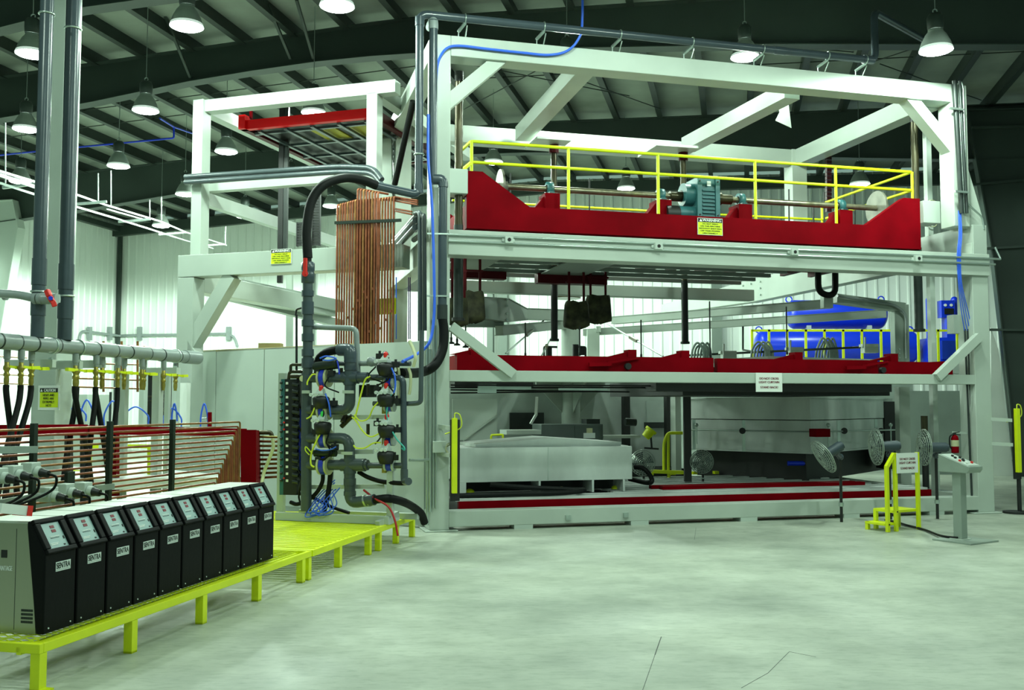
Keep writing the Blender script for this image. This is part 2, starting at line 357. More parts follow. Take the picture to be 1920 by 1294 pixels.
lamps = [
 (350, 50, 6.75, 'high bay lamp above the tall grey post, large and bright, top left'),
 (632, 12, 6.75, 'high bay lamp hanging at the very top edge, left of the blue-grey corner pipes'),
 (60, 102, 6.6, 'high bay lamp just left of the paired wall pipes, highest on that side'),
 (273, 208, 6.7, 'high bay lamp under the dark rafter, between the paired pipes and the left station post'),
 (222, 312, 6.5, 'high bay lamp with round housing in front of the second rafter, below another lamp'),
 (424, 285, 6.7, 'high bay lamp seen through the opening of the left station frame'),
 (48, 243, 6.6, 'high bay lamp at left edge with the first rafter right above it'),
 (588, 212, 6.9, 'high bay lamp glowing in front of the bright red raised platen'),
 (38, 341, 6.4, 'high bay lamp above the cable tray at the left edge'),
 (302, 424, 6.3, 'high bay lamp by the white wall near the bend of the cable tray'),
 (459, 407, 6.5, 'high bay lamp against the white wall, above the warning sign of the left station'),
 (347, 365, 6.6, 'high bay lamp half hidden by the left station post'),
 (545, 343, 7.1, 'small far high bay lamp left of the big black hose'),
 (621, 387, 6.9, 'small far high bay lamp left of the copper pipe bank'),
 (1063, 129, 7.2, 'high bay lamp behind the top of the second diagonal brace'),
 (1397, 108, 7.1, 'high bay lamp just above the top front beam of the big machine'),
 (1755, 95, 6.5, 'high bay lamp at top right under the wide dark rafter'),
 (925, 305, 7.2, 'high bay lamp behind the left end of the yellow platen railing'),
 (1174, 354, 7.0, 'high bay lamp over the long shaft, left of the teal gearbox'),
 (1612, 346, 6.6, 'high bay lamp behind the right end of the yellow platen railing')]
LP = lamp_proto()
far_light = [c for c in LP.children if c.type == 'LIGHT'][0].data.copy(); far_light.energy = LAMP_POWER * 2.4
mid_light = far_light.copy(); mid_light.energy = LAMP_POWER * 1.15
def rod(o, p):
    for ch in list(o.children):
        if ch.name.startswith('hanger_rod'): bpy.data.objects.remove(ch)
    zz = roof(BF.loc(p)[0], -.02) - p.z; q = ob('hanger_rod', MB().cyl(Vector((0, 0, .58)), Vector((0, 0, zz)), .007, 6), 'zinc', o, local=True); return q
for i, (x, y, z, lab) in enumerate(lamps):
    o = LP if i == 0 else copy_tree(LP); p = H(x, y, z); o.location = p; o['label'] = lab; o['group'] = 'high bay lamps'; rod(o, p); o['p'] = 0; del o['p']
    if BF.loc(p)[1] > 18.5:
        for ch in o.children:
            if ch.type == 'LIGHT': ch.data = far_light if x < 600 else mid_light
for i, (x, y) in enumerate(((-5.5, 5.5), (.1, 9.6), (3.6, 9.4), (7.2, 9.0), (1.0, 2.0))):  # unseen lamps, added to light the floor and the machine front
    o = copy_tree(LP); o.location = (x, y, 7.1); rod(o, Vector((x, y, 7.1))); o['label'] = 'unseen high bay lamp added to light the open floor and machine front'; o['group'] = 'unseen high bay lamps added for light'
# blue air line under the roof
b = MB()
b.pipe([D(-20, 293, 22), D(135, 277, 21.5), D(326, 259, 21), D(326, 238, 21), D(300, 222, 20)], .02, .04, 8)
b.pipe([D(326, 238, 21), D(360, 250, 22)], .02, n=8)
ob('air_line', b, 'bluep', label='dark blue air pipe running under the roof purlins on the left', cat='pipe')
# cable tray along the left wall: two rails, rungs, hangers
t = thing('cable_tray', D(200, 380, 17), 'bright metal cable ladder hanging along the white left wall', 'cable tray')
b = MB(); ra = [D(-10, 318, 11.0), D(135, 362, 13.8), D(200, 385, 15.8), D(300, 415, 19), D(350, 436, 22), D(425, 460, 26)]
rb = [D(-10, 340, 11.3), D(70, 366, 12.6), D(225, 412, 16.2), D(345, 450, 22.2), D(400, 466, 26)]
for pl in (ra, rb): 
    for p, q in zip(pl, pl[1:]): b.beam(p, q, .012, .028)
b.beam(D(-10, 325, 11.0), D(135, 374, 13.9), .02, .04)
b.beam(D(200, 392, 15.8), D(268, 411, 18), .012, .02)
ob('rail', b, 'zinc', t)
for x0, y0, x1, y1, d in ((5, 352, 70, 344, 12.4), (128, 384, 200, 378, 14.6), (222, 416, 282, 411, 17), (298, 440, 348, 436, 21), (378, 461, 420, 458, 25)):
    ob('rung', MB().beam(D(x0, y0, d), D(x1, y1, d), .035, .035), 'zinc', t)
for x, y0, y1, d in ((184, 325, 382, 15), (208, 320, 385, 16), (281, 375, 410, 18), (303, 370, 412, 19.5), (423, 425, 459, 25), (10, 230, 350, 12)):
    ob('hanger_rod', MB().cyl(D(x, y0, d), D(x, y1, d), .009, 6), 'zinc', t)
# ================================================================ the big forming frame
M = MF
def PB(b, fr, x0, x1, y0, y1, v, dv, ref=None):       # upright box whose front face spans pixels at plane v
    u0, _, zt = fr.atv(x0, y0, v); _, _, zb = fr.atv(x0, y1, v); u1 = fr.atv(x1, y1, v)[0]
    b.box(fr, u0, u1, v, v + dv, min(zt, zb), max(zt, zb)); return b
mf = thing('forming_machine_frame', M.w(0, 0, 0), 'tall light grey steel gantry of the big machine, right of the valve rack', 'machine frame')
PO = lambda n, b, m='paint', par=None, **k: ob(n, b, m, par or mf, **k)
ZT = 6.38
PO('post', MB().box(M, .0, .25, 0, .3, 0.02, ZT).box(M, -.06, .36, -.05, .4, 0, .02), bevel=.008)
PO('post', MB().box(M, 7.86, 8.13, 0, .3, 4.24, ZT), bevel=.008)
fr = PO('post', MB().box(M, 8.14, 8.42, 0, .34, .02, 4.0).box(M, 8.02, 8.5, -.06, .42, 0, .02), bevel=.008)
PO('post', MB().box(M, .1, .36, 3.95, 4.2, 3.7, ZT)); PO('post', MB().box(M, 7.55, 7.85, 3.95, 4.25, 4.15, ZT))
PO('post', MB().box(M, .02, .3, 3.9, 4.2, 0, 3.5))
PO('gusset_plate', MB().prism([M.P(1806, 285, .1), M.P(1846, 421, .1), M.P(1800, 432, .1)], M.v * .2))
PO('top_beam', MB().box(M, .25, 7.9, 0, .3, ZT - .27, ZT), bevel=.008)
PO('top_beam', MB().box(M, .0, .25, .3, 4.2, ZT - .27, ZT), bevel=.008)
PO('top_beam', MB().box(M, .25, 7.6, 3.98, 4.2, ZT - .3, ZT), 'paint4', bevel=.008)
PO('top_beam', MB().box(M, 7.62, 7.88, .3, 4.2, ZT - .3, ZT), 'paint4', bevel=.008)
def brace(p, q, w, h=.2, n='diagonal_brace'): return PO(n, MB().beam(p, q, h, w, side=M.v))
brace(M.P(817, 212, .15), M.P(946, 105, .15), .17, .2)                 # front top left
brace(M.P(1690, 172, .15), M.P(1797, 302, .15), .17, .2)                # front top right
def roofbar(x0, y0, x1, y1, w=.26):                   # flat beam across the top between front and back beams
    p = H(x0, y0, ZT - .14); q = H(x1, y1, ZT - .14); return PO('cross_beam', MB().beam(p, q, w, .24))
roofbar(1098, 122, 980, 252); roofbar(1485, 170, 1290, 272)
# thin plates that carry the inner screws
PO('screw_plate', MB().box(M, 2.35, 2.95, 3.2, 3.95, ZT - .36, ZT - .32)); PO('screw_plate', MB().box(M, 4.45, 5.25, 3.1, 3.95, ZT - .36, ZT - .32))
# middle beam with rails and sensor boxes
z0 = lambda py: M.atv(840, py, 0)[2]
mb = PO('middle_beam', MB().box(M, .22, 8.42, -.04, .26, z0(478), z0(431)), bevel=.006)
b = MB()
for py in (441, 453): b.cyl(M.w(.22, -.06, z0(py)), M.w(8.5, -.06, z0(py)), .016, 8)
b.pipe([M.w(8.5, -.06, z0(441)), M.w(8.62, -.04, z0(441)), M.w(8.56, 0, 3.95)], .016, n=6)
PO('conduit', b, 'zinc', mb)
for px, py in ((954, 450), (1234, 462), (1489, 473), (1721, 485)):
    p = M.P(px, py, -.09); u, v, z = M.loc(p)
    bx = PO('sensor_box', MB().box(M, u - .055, u + .055, -.12, -.04, z - .045, z + .045).box(M, u - .085, u + .085, -.07, -.04, z - .02, z + .02), 'paint2', mb, bevel=.004)
    PO('sensor_lens', MB().cyl(M.w(u, -.12, z), M.w(u, -.125, z), .024, 12), 'ink', mb)
for v_, (y0_, y1_) in ((3.98, (0, 0)),):
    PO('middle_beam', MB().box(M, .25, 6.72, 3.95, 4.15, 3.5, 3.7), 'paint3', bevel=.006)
PO('side_beam', MB().box(M, 8.16, 8.4, -.02, 6.9, 3.79, 4.27), 'paint4', bevel=.006)
PO('side_beam', m='paint4', b=MB().hexa([M.w(8.16, 6.9, 3.8), M.w(8.4, 6.9, 3.8), M.w(8.4, 11.5, 3.95), M.w(8.16, 11.5, 3.95), M.w(8.16, 6.9, 4.27), M.w(8.4, 6.9, 4.27), M.w(8.4, 11.5, 4.2), M.w(8.16, 11.5, 4.2)]))
for v in (6.3, 6.7, 7.05):
    for z in (3.9, 4.04, 4.18): PO('bolt', MB().cyl(M.w(8.15, v, z), M.w(8.13, v, z), .022, 6), 'zinc')
PO('side_beam', MB().box(M, .0, .24, .3, 4.2, 3.5, 3.82), bevel=.006)
# lower beam
zl = lambda py: M.atv(845, py, 0)[2]
PO('lower_beam', MB().box(M, .25, 8.14, 0, .22, zl(715), zl(694)), bevel=.006)
brace(M.P(846, 612, -.02), M.P(962, 702, -.02), .12, .1); brace(M.P(1835, 631, -.02), M.P(1756, 708, -.02), .12, .1)
PO('base_beam', MB().box(M, .25, 8.15, 0, .25, .055, .25), bevel=.006)
b = MB()
for u in (1.1, 2.7, 4.3, 5.9, 7.3): PO('foot', MB().box(M, u, u + .25, .0, .24, 0.0, .055), 'paint2')
for px, py in ((1066, 971), (1174, 966)):
    u, v, z = M.loc(M.P(px, py, -.02)); PO('sensor_box', MB().box(M, u - .035, u + .035, -.03, 0, z - .03, z + .03), 'zinc')
PO('side_beam', MB().box(M, .0, .25, .3, 4.2, .03, .25)); PO('side_beam', MB().box(M, 8.16, 8.4, .3, 4.2, .03, .25))
# FL post hardware: conduit, junction box
b = MB()
for du, x in ((0, .04), (1, .075)): b.cyl(M.w(x, -.02, .3), M.w(x, -.02, 2.9 - du * .3), .012, 6)
PO('conduit', b, 'zinc', None)
u, v, z = M.loc(M.P(822, 838, -.06)); PO('junction_box', MB().box(M, u - .07, u + .09, -.12, 0, z - .07, z + .07), 'paint2', bevel=.004)
b = MB().curve([M.w(.2, -.08, z), M.w(.3, -.1, z + .05), M.w(.33, -.1, z - .05), M.w(.25, -.1, z - .1), M.w(.18, -.08, z - .02)], .008, 6)
for q in range(3): b.torus(M.w(.25, -.1 - q * .015, z - .02), .07, .007, M.v, 18, 5)
PO('cable_coil', b, 'cream')
# right side: dark conduits, blue airlines, tall inner pole
b = MB()
for x0, x1, r in ((1789, 1803, .035), (1799, 1813, .022)):
    b.cyl(M.P(x0, 152, -.05), M.P(x1, 400, -.05), r, 10)
PO('cable_duct', b, 'pvcd')
b = MB().pipe([M.P(1796, 158, -.04), M.P(1802, 152, -.04), M.P(1806, 165, -.04), M.P(1812, 380, -.04), M.P(1842, 408, -.02), M.P(1845, 430, -.02)], .014, .06, 8)
b.cyl(M.P(1797, 160, -.02), M.P(1808, 400, -.02), .012, 6)
PO('conduit', b, 'zinc')
PO('clamp', MB().beam(M.P(1780, 203, -.1), M.P(1806, 206, -.1), .04, .03), 'zinc'); PO('clamp', MB().beam(M.P(1790, 359, -.1), M.P(1815, 361, -.1), .04, .03), 'zinc')
b = MB()
for i in range(3): b.cyl(M.P(1809 + i * 5, 617, .12), M.P(1822 + i * 6, 930, .12), .015, 8)
PO('cable_duct', b, 'pvcd')
b = MB()
for i in range(4):
    b.curve([M.P(1797 + i * 1.5, 395, -.03), M.P(1798 + i * 1.8, 440, -.06), M.P(1795 + i * 2, 478, -.06), M.P(1797 + i * 2, 530, -.03), M.P(1802 + i * 4, 580, .05), M.P(1809 + i * 5, 622, .12)], .007, 6, 5)
ob('airline_bundle', b, 'blueh', label='bundle of thin blue air lines running down inside the right post', cat='hose')
PO('junction_box', PB(MB(), M, 1788, 1802, 590, 625, .3, .15), 'paint2')
uP = M.atv(1749, 560, 1.0)[0]; PO('pole', MB().box(M, uP - .045, uP + .045, 1.0, 1.09, 0, 6.1), 'paint2')
b = MB()
for z in (4.75, 4.5): b.torus(M.w(uP, .96, z), .09, .008, M.v, 18, 5)
PO('cable_coil', b, 'cream')
# overhead ducts along the left side beam
b = MB()
for i, (dz, du) in enumerate(((0, 0), (.09, .04), (-.09, .0))):
    b.pipe([M.w(-.16 + du, .25, 3.98 + dz), M.w(-.16 + du, 4.0, 3.98 + dz)], .042, n=8)
b.pipe([M.w(-.16, .25, 4.07), M.w(-.12, .1, 4.07), M.w(-.12, .05, 2.4)], .035, .08, 8)
PO('side_duct', b, 'rackpipe')

# ================================================================ lead screws
screws = []
for px0, py0, px1, py1, v, r, lab in ((852, 108, 868, 602, .55, .055, 'greasy lead screw nearest the front left post of the machine'),
        (1037, 232, 1041, 640, 3.55, .05, 'dark lead screw hanging behind the left half of the red platen'),
        (1279, 250, 1286, 645, 3.45, .05, 'dark lead screw hanging behind the teal gearbox'),
        (1710, 212, 1727, 622, .62, .055, 'greasy lead screw beside the right end of the red platen')):
    p = M.P(px0, py0, v); q = M.P(px1, py1, v); ub = M.loc(p)[0]; ub2 = M.loc(q)[0]; u = (ub + ub2) / 2
    zt = min(p.z, ZT - .28) if v < 1 else ZT - .36; z1 = q.z
    t = thing('lead_screw', M.w(u, v, z1), lab, 'lead screw', 'lead screws')
    bb = MB(); n = 44
    bb.lathe([(r * (1 + (.06 if i % 2 else -.03)), z1 + (zt - z1) * i / n) for i in range(n + 1)], M.w(u, v, 0), n=14)
    ob('threaded_rod', bb, 'greasy', t)
    ob('sleeve', MB().cyl(M.w(u, v, z1 + .04), M.w(u, v, 4.0 if v < 1 else 3.75), r * 1.18, 14), 'black' if v > 1 else 'pvcd', t)
    ob('end_cap', MB().cyl(M.w(u, v, z1), M.w(u, v, z1 + .04), r * 1.6, 14), 'black', t)
    ob('top_nut', MB().cyl(M.w(u, v, zt - .14), M.w(u, v, zt), r * (1.1 if v < 1 else 1.7), 14), 'black' if v < 1 else 'maroon', t)
for px, y0 in ((1733, 780),):
    t = thing('guide_post', M.w(7.55, .62, .1), 'dark greasy guide post rising from the table behind the step stool', 'guide post')
    p = M.P(px, 780, .9); ob('tube', MB().cyl(M.w(M.loc(p)[0], .9, .3), p, .05), 'black', t); ob('bare_end', MB().cyl(p - Vector((0, 0, .02)), M.P(px, 1, .9) * 0 + p + Vector((0, 0, 0)), .05) if 0 else MB().cyl(p - Vector((0, 0, .26)), p + Vector((0, 0, .002)), .053), 'greasy', t)

# ================================================================ upper red platen
vp = .5
up = thing('upper_platen', M.w(.5, vp, 3.98), 'long dark red platen with end horns, drive shaft and yellow railing, high up', 'platen')
UO = lambda n, b, m='red', par=None, **k: ob(n, b, m, par or up, **k)
a = lambda x, y, v=vp: (lambda t: (t[0], t[2]))(M.atv(x, y, v))
zb = a(880, 428)[1]; zt = a(952, 386)[1]; u0 = a(875, 322)[0]; u1 = a(1727, 465)[0]; zh = a(875, 320)[1]
side = UO('side_plate', MB().plate(M, [(u0, zb), (u1, zb), (u1, zh), (u1 - .28, zh), (u1 - .95, zt), (u0 + .88, zt), (u0 + .22, zh), (u0, zh)], vp, vp + .12))
UO('side_plate', MB().plate(M, [(u0, zb), (u1, zb), (u1, zh), (u1 - .28, zh), (u1 - .95, zt), (u0 + .88, zt), (u0 + .22, zh), (u0, zh)], 3.2, 3.3))
UO('end_plate', MB().box(M, u0, u0 + .1, vp + .12, 3.2, zb, zt)); UO('end_plate', MB().box(M, u1 - .1, u1, vp + .12, 3.2, zb, zt))
UO('slide_block', MB().box(M, u0 - .27, u0 - .0, .42, .72, zh - .33, zh), 'paint2', bevel=.006)
UO('slide_block', MB().box(M, u1, u1 + .3, .42, .72, zh - .38, zh - .04), 'paint2', bevel=.006)
b = MB()
for i in range(13): u = u0 + .25 + i * (u1 - u0 - .5) / 12; b.box(M, u - .04, u + .04, vp + .12, 3.2, zb - .1, zb + .04)
UO('cross_rail', b, 'maroon'); UO('light_block_plate', MB().box(M, u0 + .1, u1 - .1, vp + .12, 3.2, zb + .041, zb + .06), 'maroon')  # the solid plate is added to block light from above the rails
b = MB()
for i in range(9): u = u0 + .5 + i * (u1 - u0 - 2.2) / 8; b.box(M, u - .03, u + .03, 1.2, 3.25, zb - .16, zb - .12)
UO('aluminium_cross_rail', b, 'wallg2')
b = MB()
for i in range(6): v = vp + .5 + i * .52; b.box(M, u0 + .35, u1 - 1.4, v - .035, v + .035, zb - .22, zb - .16)
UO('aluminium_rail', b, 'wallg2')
b = MB().box(M, u0 + .1, u0 + .75, 1.0, 3.1, zb - .24, zb - .22).box(M, 2.35, 3.1, 1.0, 3.1, zb - .24, zb - .22)
UO('clamp_plate', b, 'wallg2')
UO('hanger_bar', MB().box(M, u0 + .1, u0 + 1.2, 3.0, 3.2, zb - .34, zb - .22), 'maroon'); UO('hanger_bar', MB().box(M, 2.3, 3.5, 3.0, 3.2, zb - .38, zb - .22), 'maroon')
# warning sign on the platen
def warning(fr, x0, y0, x1, y1, v, title, lines, parent, tw=.9):
    pu, _, pz = fr.atv(x0, y0, v); qu, _, qz = fr.atv(x1, y1, v); w = qu - pu; h = pz - qz; hz = pz - h * .26
    s = ob('warning_sign', MB().box(fr, pu, qu, v, v + .008, qz, pz), 'white', parent)
    ob('sign_header', MB().box(fr, pu + .006, qu - .006, v - .002, v, hz, pz - .006), 'ink', s)
    ob('sign_panel', MB().box(fr, pu + .006, qu - .006, v - .002, v, qz + .006, hz), 'signy', s)
    up_ = Vector((0, 0, 1)); b1 = MB(); cx = (pu + qu) / 2
    th = h * .16; tx0 = pu + w * .06
    text(b1, title, fr.w(cx + w * .06, v - .003, (pz + hz) / 2), fr.u, up_, w * .74, th, .001, w * .006)
    b1.add([fr.w(tx0 + w * d, v - .004, pz - h * .03 - h * e) for d, e in ((.0, .19), (.13, .19), (.065, .02))], [(0, 1, 2)])
    ob('sign_title', b1, 'white', s)
    b2 = MB(); n = len(lines); lh = (hz - qz) / (n + .35)
    for i, (tx, tw_) in enumerate(lines):
        text(b2, tx, fr.w(cx, v - .003, hz - lh * (i + .62)), fr.u, up_, w * tw_, lh * .58, .001, w * .004)
    ob('sign_lettering', b2, 'ink', s); return s
WL = [('DO NOT WELD', .62), ('ON THIS MACHINE', .8), ('WITHOUT SHUTTING', .9), ('OFF MAIN POWER', .78), ('DISCONNECT', .6)]
warning(M, 1308, 408, 1355, 442, vp - .012, 'WARNING', WL, up)
# shaft, discs, bearings, gearbox
vs_ = 1.05; zs = M.atv(985, 352, vs_)[2]
usL = M.atv(915, 345, vs_)[0]; usR = M.atv(1700, 395, vs_)[0]
UO('drive_shaft', MB().cyl(M.w(usL, vs_, zs), M.w(usR, vs_, zs), .045, 14), 'shaft')
for px, r in ((938, .24), (1643, .27)):
    u = M.atv(px, 360, vs_)[0]; b = MB().cyl(M.w(u - .015, vs_, zs), M.w(u + .015, vs_, zs), r, 36); b.cyl(M.w(u + .01, vs_, zs), M.w(u + .1, vs_, zs), .075, 16)
    UO('sprocket_disc', b, 'disc')
for px in (1030, 1238, 1388, 1575):
    u = M.atv(px, 370, vs_)[0]
    br = UO('bearing_stand', MB().box(M, u - .11, u + .11, vs_ - .16, vs_ + .16, zt, zs - .09).plate(M, [(u - .32, zt), (u - .1, zt), (u - .1, zs - .12)], vs_ - .1, vs_ + .1), 'red')
    ob('pillow_block', MB().lathe([(.06, -.045), (.1, -.045), (.1, .045), (.06, .045)], M.w(u, vs_, zs), M.u, 18).box(M, u - .04, u + .04, vs_ - .14, vs_ + .14, zs - .1, zs - .06), 'teal', br)
u = M.atv(1322, 375, .9)[0]
gb = UO('gearbox', MB().box(M, u - .17, u + .17, .8, 1.2, zt - .02, zs + .26), 'teal', bevel=.015)
b = MB()
for i in range(8): z = zt + .05 + i * .055; b.box(M, u - .1, u + .1, .775, .8, z, z + .022)
for sx in (-1, 1): b.box(M, u + sx * .145 - .035, u + sx * .145 + .035, .77, .8, zt, zs + .25)
ob('cooling_fin', b, 'teal', gb, bevel=.003)
b = MB()
for sx in (-1, 1):
    for z in (zt + .08, zs + .19): b.cyl(M.w(u + sx * .145, .762, z), M.w(u + sx * .145, .77, z), .014, 8)
ob('bolt_hole', b, 'black', gb)
ob('name_plate', MB().box(M, u - .03, u + .03, .765, .773, zs + .12, zs + .19), 'silver', gb)
UO('gear_flange', MB().cyl(M.w(u - .32, 1.0, zs + .02), M.w(u - .17, 1.0, zs + .02), .17, 20).cyl(M.w(u - .42, .95, zt + .12), M.w(u - .17, .95, zt + .12), .11, 16), 'teal')
UO('electric_motor', MB().cyl(M.w(u - .62, .95, zt + .1), M.w(u - .42, .95, zt + .1), .13, 18), 'black')
for sx in (-1, 1): UO('coupling', MB().cyl(M.w(u + sx * .2, vs_, zs), M.w(u + sx * .32, vs_, zs), .1, 16).cyl(M.w(u + sx * .32, vs_, zs), M.w(u + sx * .5, vs_, zs), .075, 16), 'greasy')
# yellow railing round the platen deck
def rail(pts, posts, parent, name='railing', r=.021, m='yel'):
    b = MB()
    for pl in pts: b.pipe(pl, r, .05, 8)
    return ob(name, b, m, parent)
vr = .62; zr = M.atv(884, 265, vr)[2]; zr2 = M.atv(884, 304, vr)[2]; ua = M.atv(884, 265, vr)[0]; ub = M.atv(1710, 328, vr)[0]
for zz in (zr, zr2):
    UO('handrail', MB().pipe([M.w(ua - .05, 1.3, zz - .0), M.w(ua, vr, zz), M.w(ub, vr, zz), M.w(ub, 3.1, zz)], .023, .05, 8), 'yel')
for px in (884, 1066, 1234, 1416, 1567):
    u = M.atv(px, 350, vr)[0]; UO('rail_post', MB().cyl(M.w(u, vr, zt if px > 900 else zh), M.w(u, vr, zr), .023, 8), 'yel')
UO('rail_post', MB().cyl(M.w(ub, vr, zh), M.w(ub, vr, zr), .023, 8), 'yel'); UO('rail_post', MB().cyl(M.w(ub, 3.1, zt), M.w(ub, 3.1, zr), .023, 8), 'yel')
b = MB().pipe([M.w(.9, 3.15, zr2), M.w(ub - 2.3, 3.15, zr2)], .02, n=8)
b.pipe([M.w(ub - 2.3, 3.15, zr2), M.w(ub, 3.1, zr2)], .02, n=8)
UO('handrail', b, 'yel')
UO('rail_post', MB().cyl(M.w(ub - 2.3, 3.15, zt), M.w(ub - 2.3, 3.15, zr2), .02, 8), 'yel')
UO('handrail', MB().beam(M.P(852, 338, .5), M.P(884, 305, .55), .03, .03).beam(M.P(868, 318, .5), M.P(884, 306, .5), .03, .03), 'yel')
# tall black pull rods on deck
b = MB()
for px, y0, y1 in ((957, 325, 390), (1105, 335, 395), (1479, 355, 415), (1525, 380, 420), (1545, 360, 418), (1602, 358, 420)):
    UO('limit_rod', MB().cyl(M.P(px, y0, 2.6), M.w(M.loc(M.P(px, y1, 2.6))[0], 2.6, zt - .05), .014, 6), 'black')
# ================================================================ camouflage counterweight bags
for i, (x0, x1, y0, y1, v, hy, lab) in enumerate(((863, 909, 547, 606, 1.6, 505, 'camouflage cloth bag hung on two red straps near the left lead screw'),
        (840, 878, 560, 612, 1.0, 505, 'camouflage cloth bag lowest and mostly hidden behind the left lead screw'),
        (1058, 1104, 566, 617, 2.6, 524, 'lower left camouflage cloth bag of the middle pair, on a red hanger'),
        (1098, 1145, 555, 607, 2.9, 518, 'upper right camouflage cloth bag of the middle pair, on a red hanger'))):
    p = M.P((x0 + x1) / 2, y1, v); uc = M.loc(p)[0]; w = M.atv(x1, y1, v)[0] - M.atv(x0, y1, v)[0]; zt_ = M.atv((x0 + x1) / 2, y0, v)[2]; zb_ = p.z
    t = thing('counterweight_bag', M.w(uc, v, zb_), lab, 'bag', 'camouflage bags')
    bb = MB(); n = 20; prof = []
    for j in range(11):
        s = j / 10; rr = .5 * min(1, (s * 5) ** .5 + .25) * (1.06 - .16 * s) if s < .98 else .42
        prof.append((rr, zb_ + (zt_ - zb_) * s))
    V = []
    for rr, z in prof: V += [M.w(uc + math.copysign(abs(math.cos(2 * PI * q / n)) ** .55, math.cos(2 * PI * q / n)) * rr * w, v + math.copysign(abs(math.sin(2 * PI * q / n)) ** .6, math.sin(2 * PI * q / n)) * rr * w * .6, z + .015 * math.sin(q * 2.1 + z * 9)) for q in range(n)]
    bb.add(V, [(a_ * n + q, a_ * n + (q + 1) % n, (a_ + 1) * n + (q + 1) % n, (a_ + 1) * n + q) for a_ in range(10) for q in range(n)], True)
    bb.add(V[:n], [tuple(range(n))[::-1]]); bb.add(V[-n:], [tuple(range(n))])
    ob('cloth_bag', bb, 'camo', t)
    zh_ = M.atv((x0 + x1) / 2, hy, v)[2]
    for sx in (-.3, .3): ob('strap', MB().box(M, uc + sx * w - .018, uc + sx * w + .018, v - .01, v + .01, zt_ - .05, max(zh_, zb - .12)), 'maroon', t)
    ob('hanger', MB().box(M, uc - w * .42, uc + w * .42, v - .015, v + .015, zt_ + (zh_ - zt_) * (.98 if i != 2 else .9) - .03, zt_ + (zh_ - zt_) * (.98 if i != 2 else .9)), 'maroon', t)

# ================================================================ lower red platen (the clamp frame)
lp = thing('lower_platen', M.w(.5, .4, 1.8), 'low dark red clamp platen resting just above the lower grey beam of the machine', 'platen')
zlt = M.atv(1000, 667, .4)[2]; zlb = zl(694) - .02
LO = lambda n, b, m='red', par=None, **k: ob(n, b, m, par or lp, **k)
ue = M.atv(1783, 690, .4)[0]
LO('side_plate', MB().box(M, .42, 4.1, .36, .46, zlb, zlt)); LO('side_plate', MB().box(M, 4.16, ue - 1.3, .36, .46, zlb, zlt - .005)); LO('side_plate', MB().box(M, ue - 1.25, ue, .36, .46, zlb, zlt - .02))
LO('side_plate', MB().box(M, .42, ue, 3.5, 3.6, zlb, zlt)); LO('end_plate', MB().box(M, .42, .52, .46, 3.5, zlb, zlt)); LO('end_plate', MB().box(M, ue - .1, ue, .46, 3.5, zlb, zlt))
for px in (885, 1175, 1273, 1483, 1660):
    u = M.atv(px, 665, .6)[0]; LO('clevis', MB().box(M, u - .06, u + .06, .38, .56, zlt - .05, zlt + .1).plate(M, [(u - .35, zlt), (u - .06, zlt), (u - .06, zlt + .07)], .42, .5))
for px, py in ((1120, 684), (1600, 690)):
    u, _, z = M.atv(px, py, .3); LO('latch_handle', MB().beam(M.w(u - .12, .3, z), M.w(u + .2, .3, z + .01), .05, .05).beam(M.w(u + .15, .3, z + .03), M.w(u + .62, .34, z + .1), .02, .03))
for px, py in ((1177, 687), (1655, 694)):
    u, _, z = M.atv(px, py, .33); LO('roller', MB().cyl(M.w(u, .3, z), M.w(u, .36, z), .045, 14), 'black')
# dark underside with cables
LO('underside_frame', MB().box(M, M.atv(1280, 730, .9)[0], M.atv(1668, 730, .9)[0], .9, 3.9, 1.73, 1.96).box(M, .5, M.atv(1000, 730, .9)[0], .9, 1.5, 1.83, 1.96).box(M, 3.2, M.atv(1672, 730, .3)[0], .3, .9, 1.78, 1.97), 'black')
b = MB()
for i, (y0, y1, v) in enumerate(((722, 724, .5), (727, 727, .7), (731, 735, .8), (737, 734, .85))):
    b.cyl(M.P(845, y0, v), M.P(1300 - i * 60, y1, v), .012, 6)
LO('cable', b, 'rubber')
b = MB().box(M, 1.0, 1.5, .6, .64, 1.8, 1.84).box(M, 1.9, 2.6, .6, .64, 1.79, 1.82).box(M, .75, 1.0, .55, .6, 1.75, 1.87)
LO('tie_bar', b, 'zinc')
# vertical suspension rods with rubber cups
for px, y0, y1, v, cup in ((846, 610, 645, .9, 1), (857, 610, 648, 1.3, 1), (873, 610, 652, 1.8, 1), (985, 605, 668, 2.5, 0), (1087, 612, 667, 2.0, 0), (1202, 600, 670, 3, 0), (1331, 565, 672, 3, 0), (1475, 575, 665, 3, 0)):
    p = M.P(px, y0, v); q = M.P(px, y1, v); uu = (M.loc(p)[0] + M.loc(q)[0]) / 2
    p = M.w(uu, v, p.z); q = M.w(uu, v, q.z)
    t = thing('suspension_rod', q, 'thin black rod with a rubber cup, hanging left of the lower diagonal brace' if cup else 'thin dark vertical rod standing on the lower red platen', 'rod', 'rubber cup rods' if cup else 'platen rods')
    ob('rod', MB().cyl(q, p, .012, 8), 'black', t)
    if cup: ob('cup', MB().lathe([(.05, 0), (.045, .02), (.015, .035), (.02, .09), (.001, .09)], q, n=12), 'rubber', t)
    else: ob('nut', MB().cyl(q, q + Vector((0, 0, .05)), .02, 6), 'black', t)

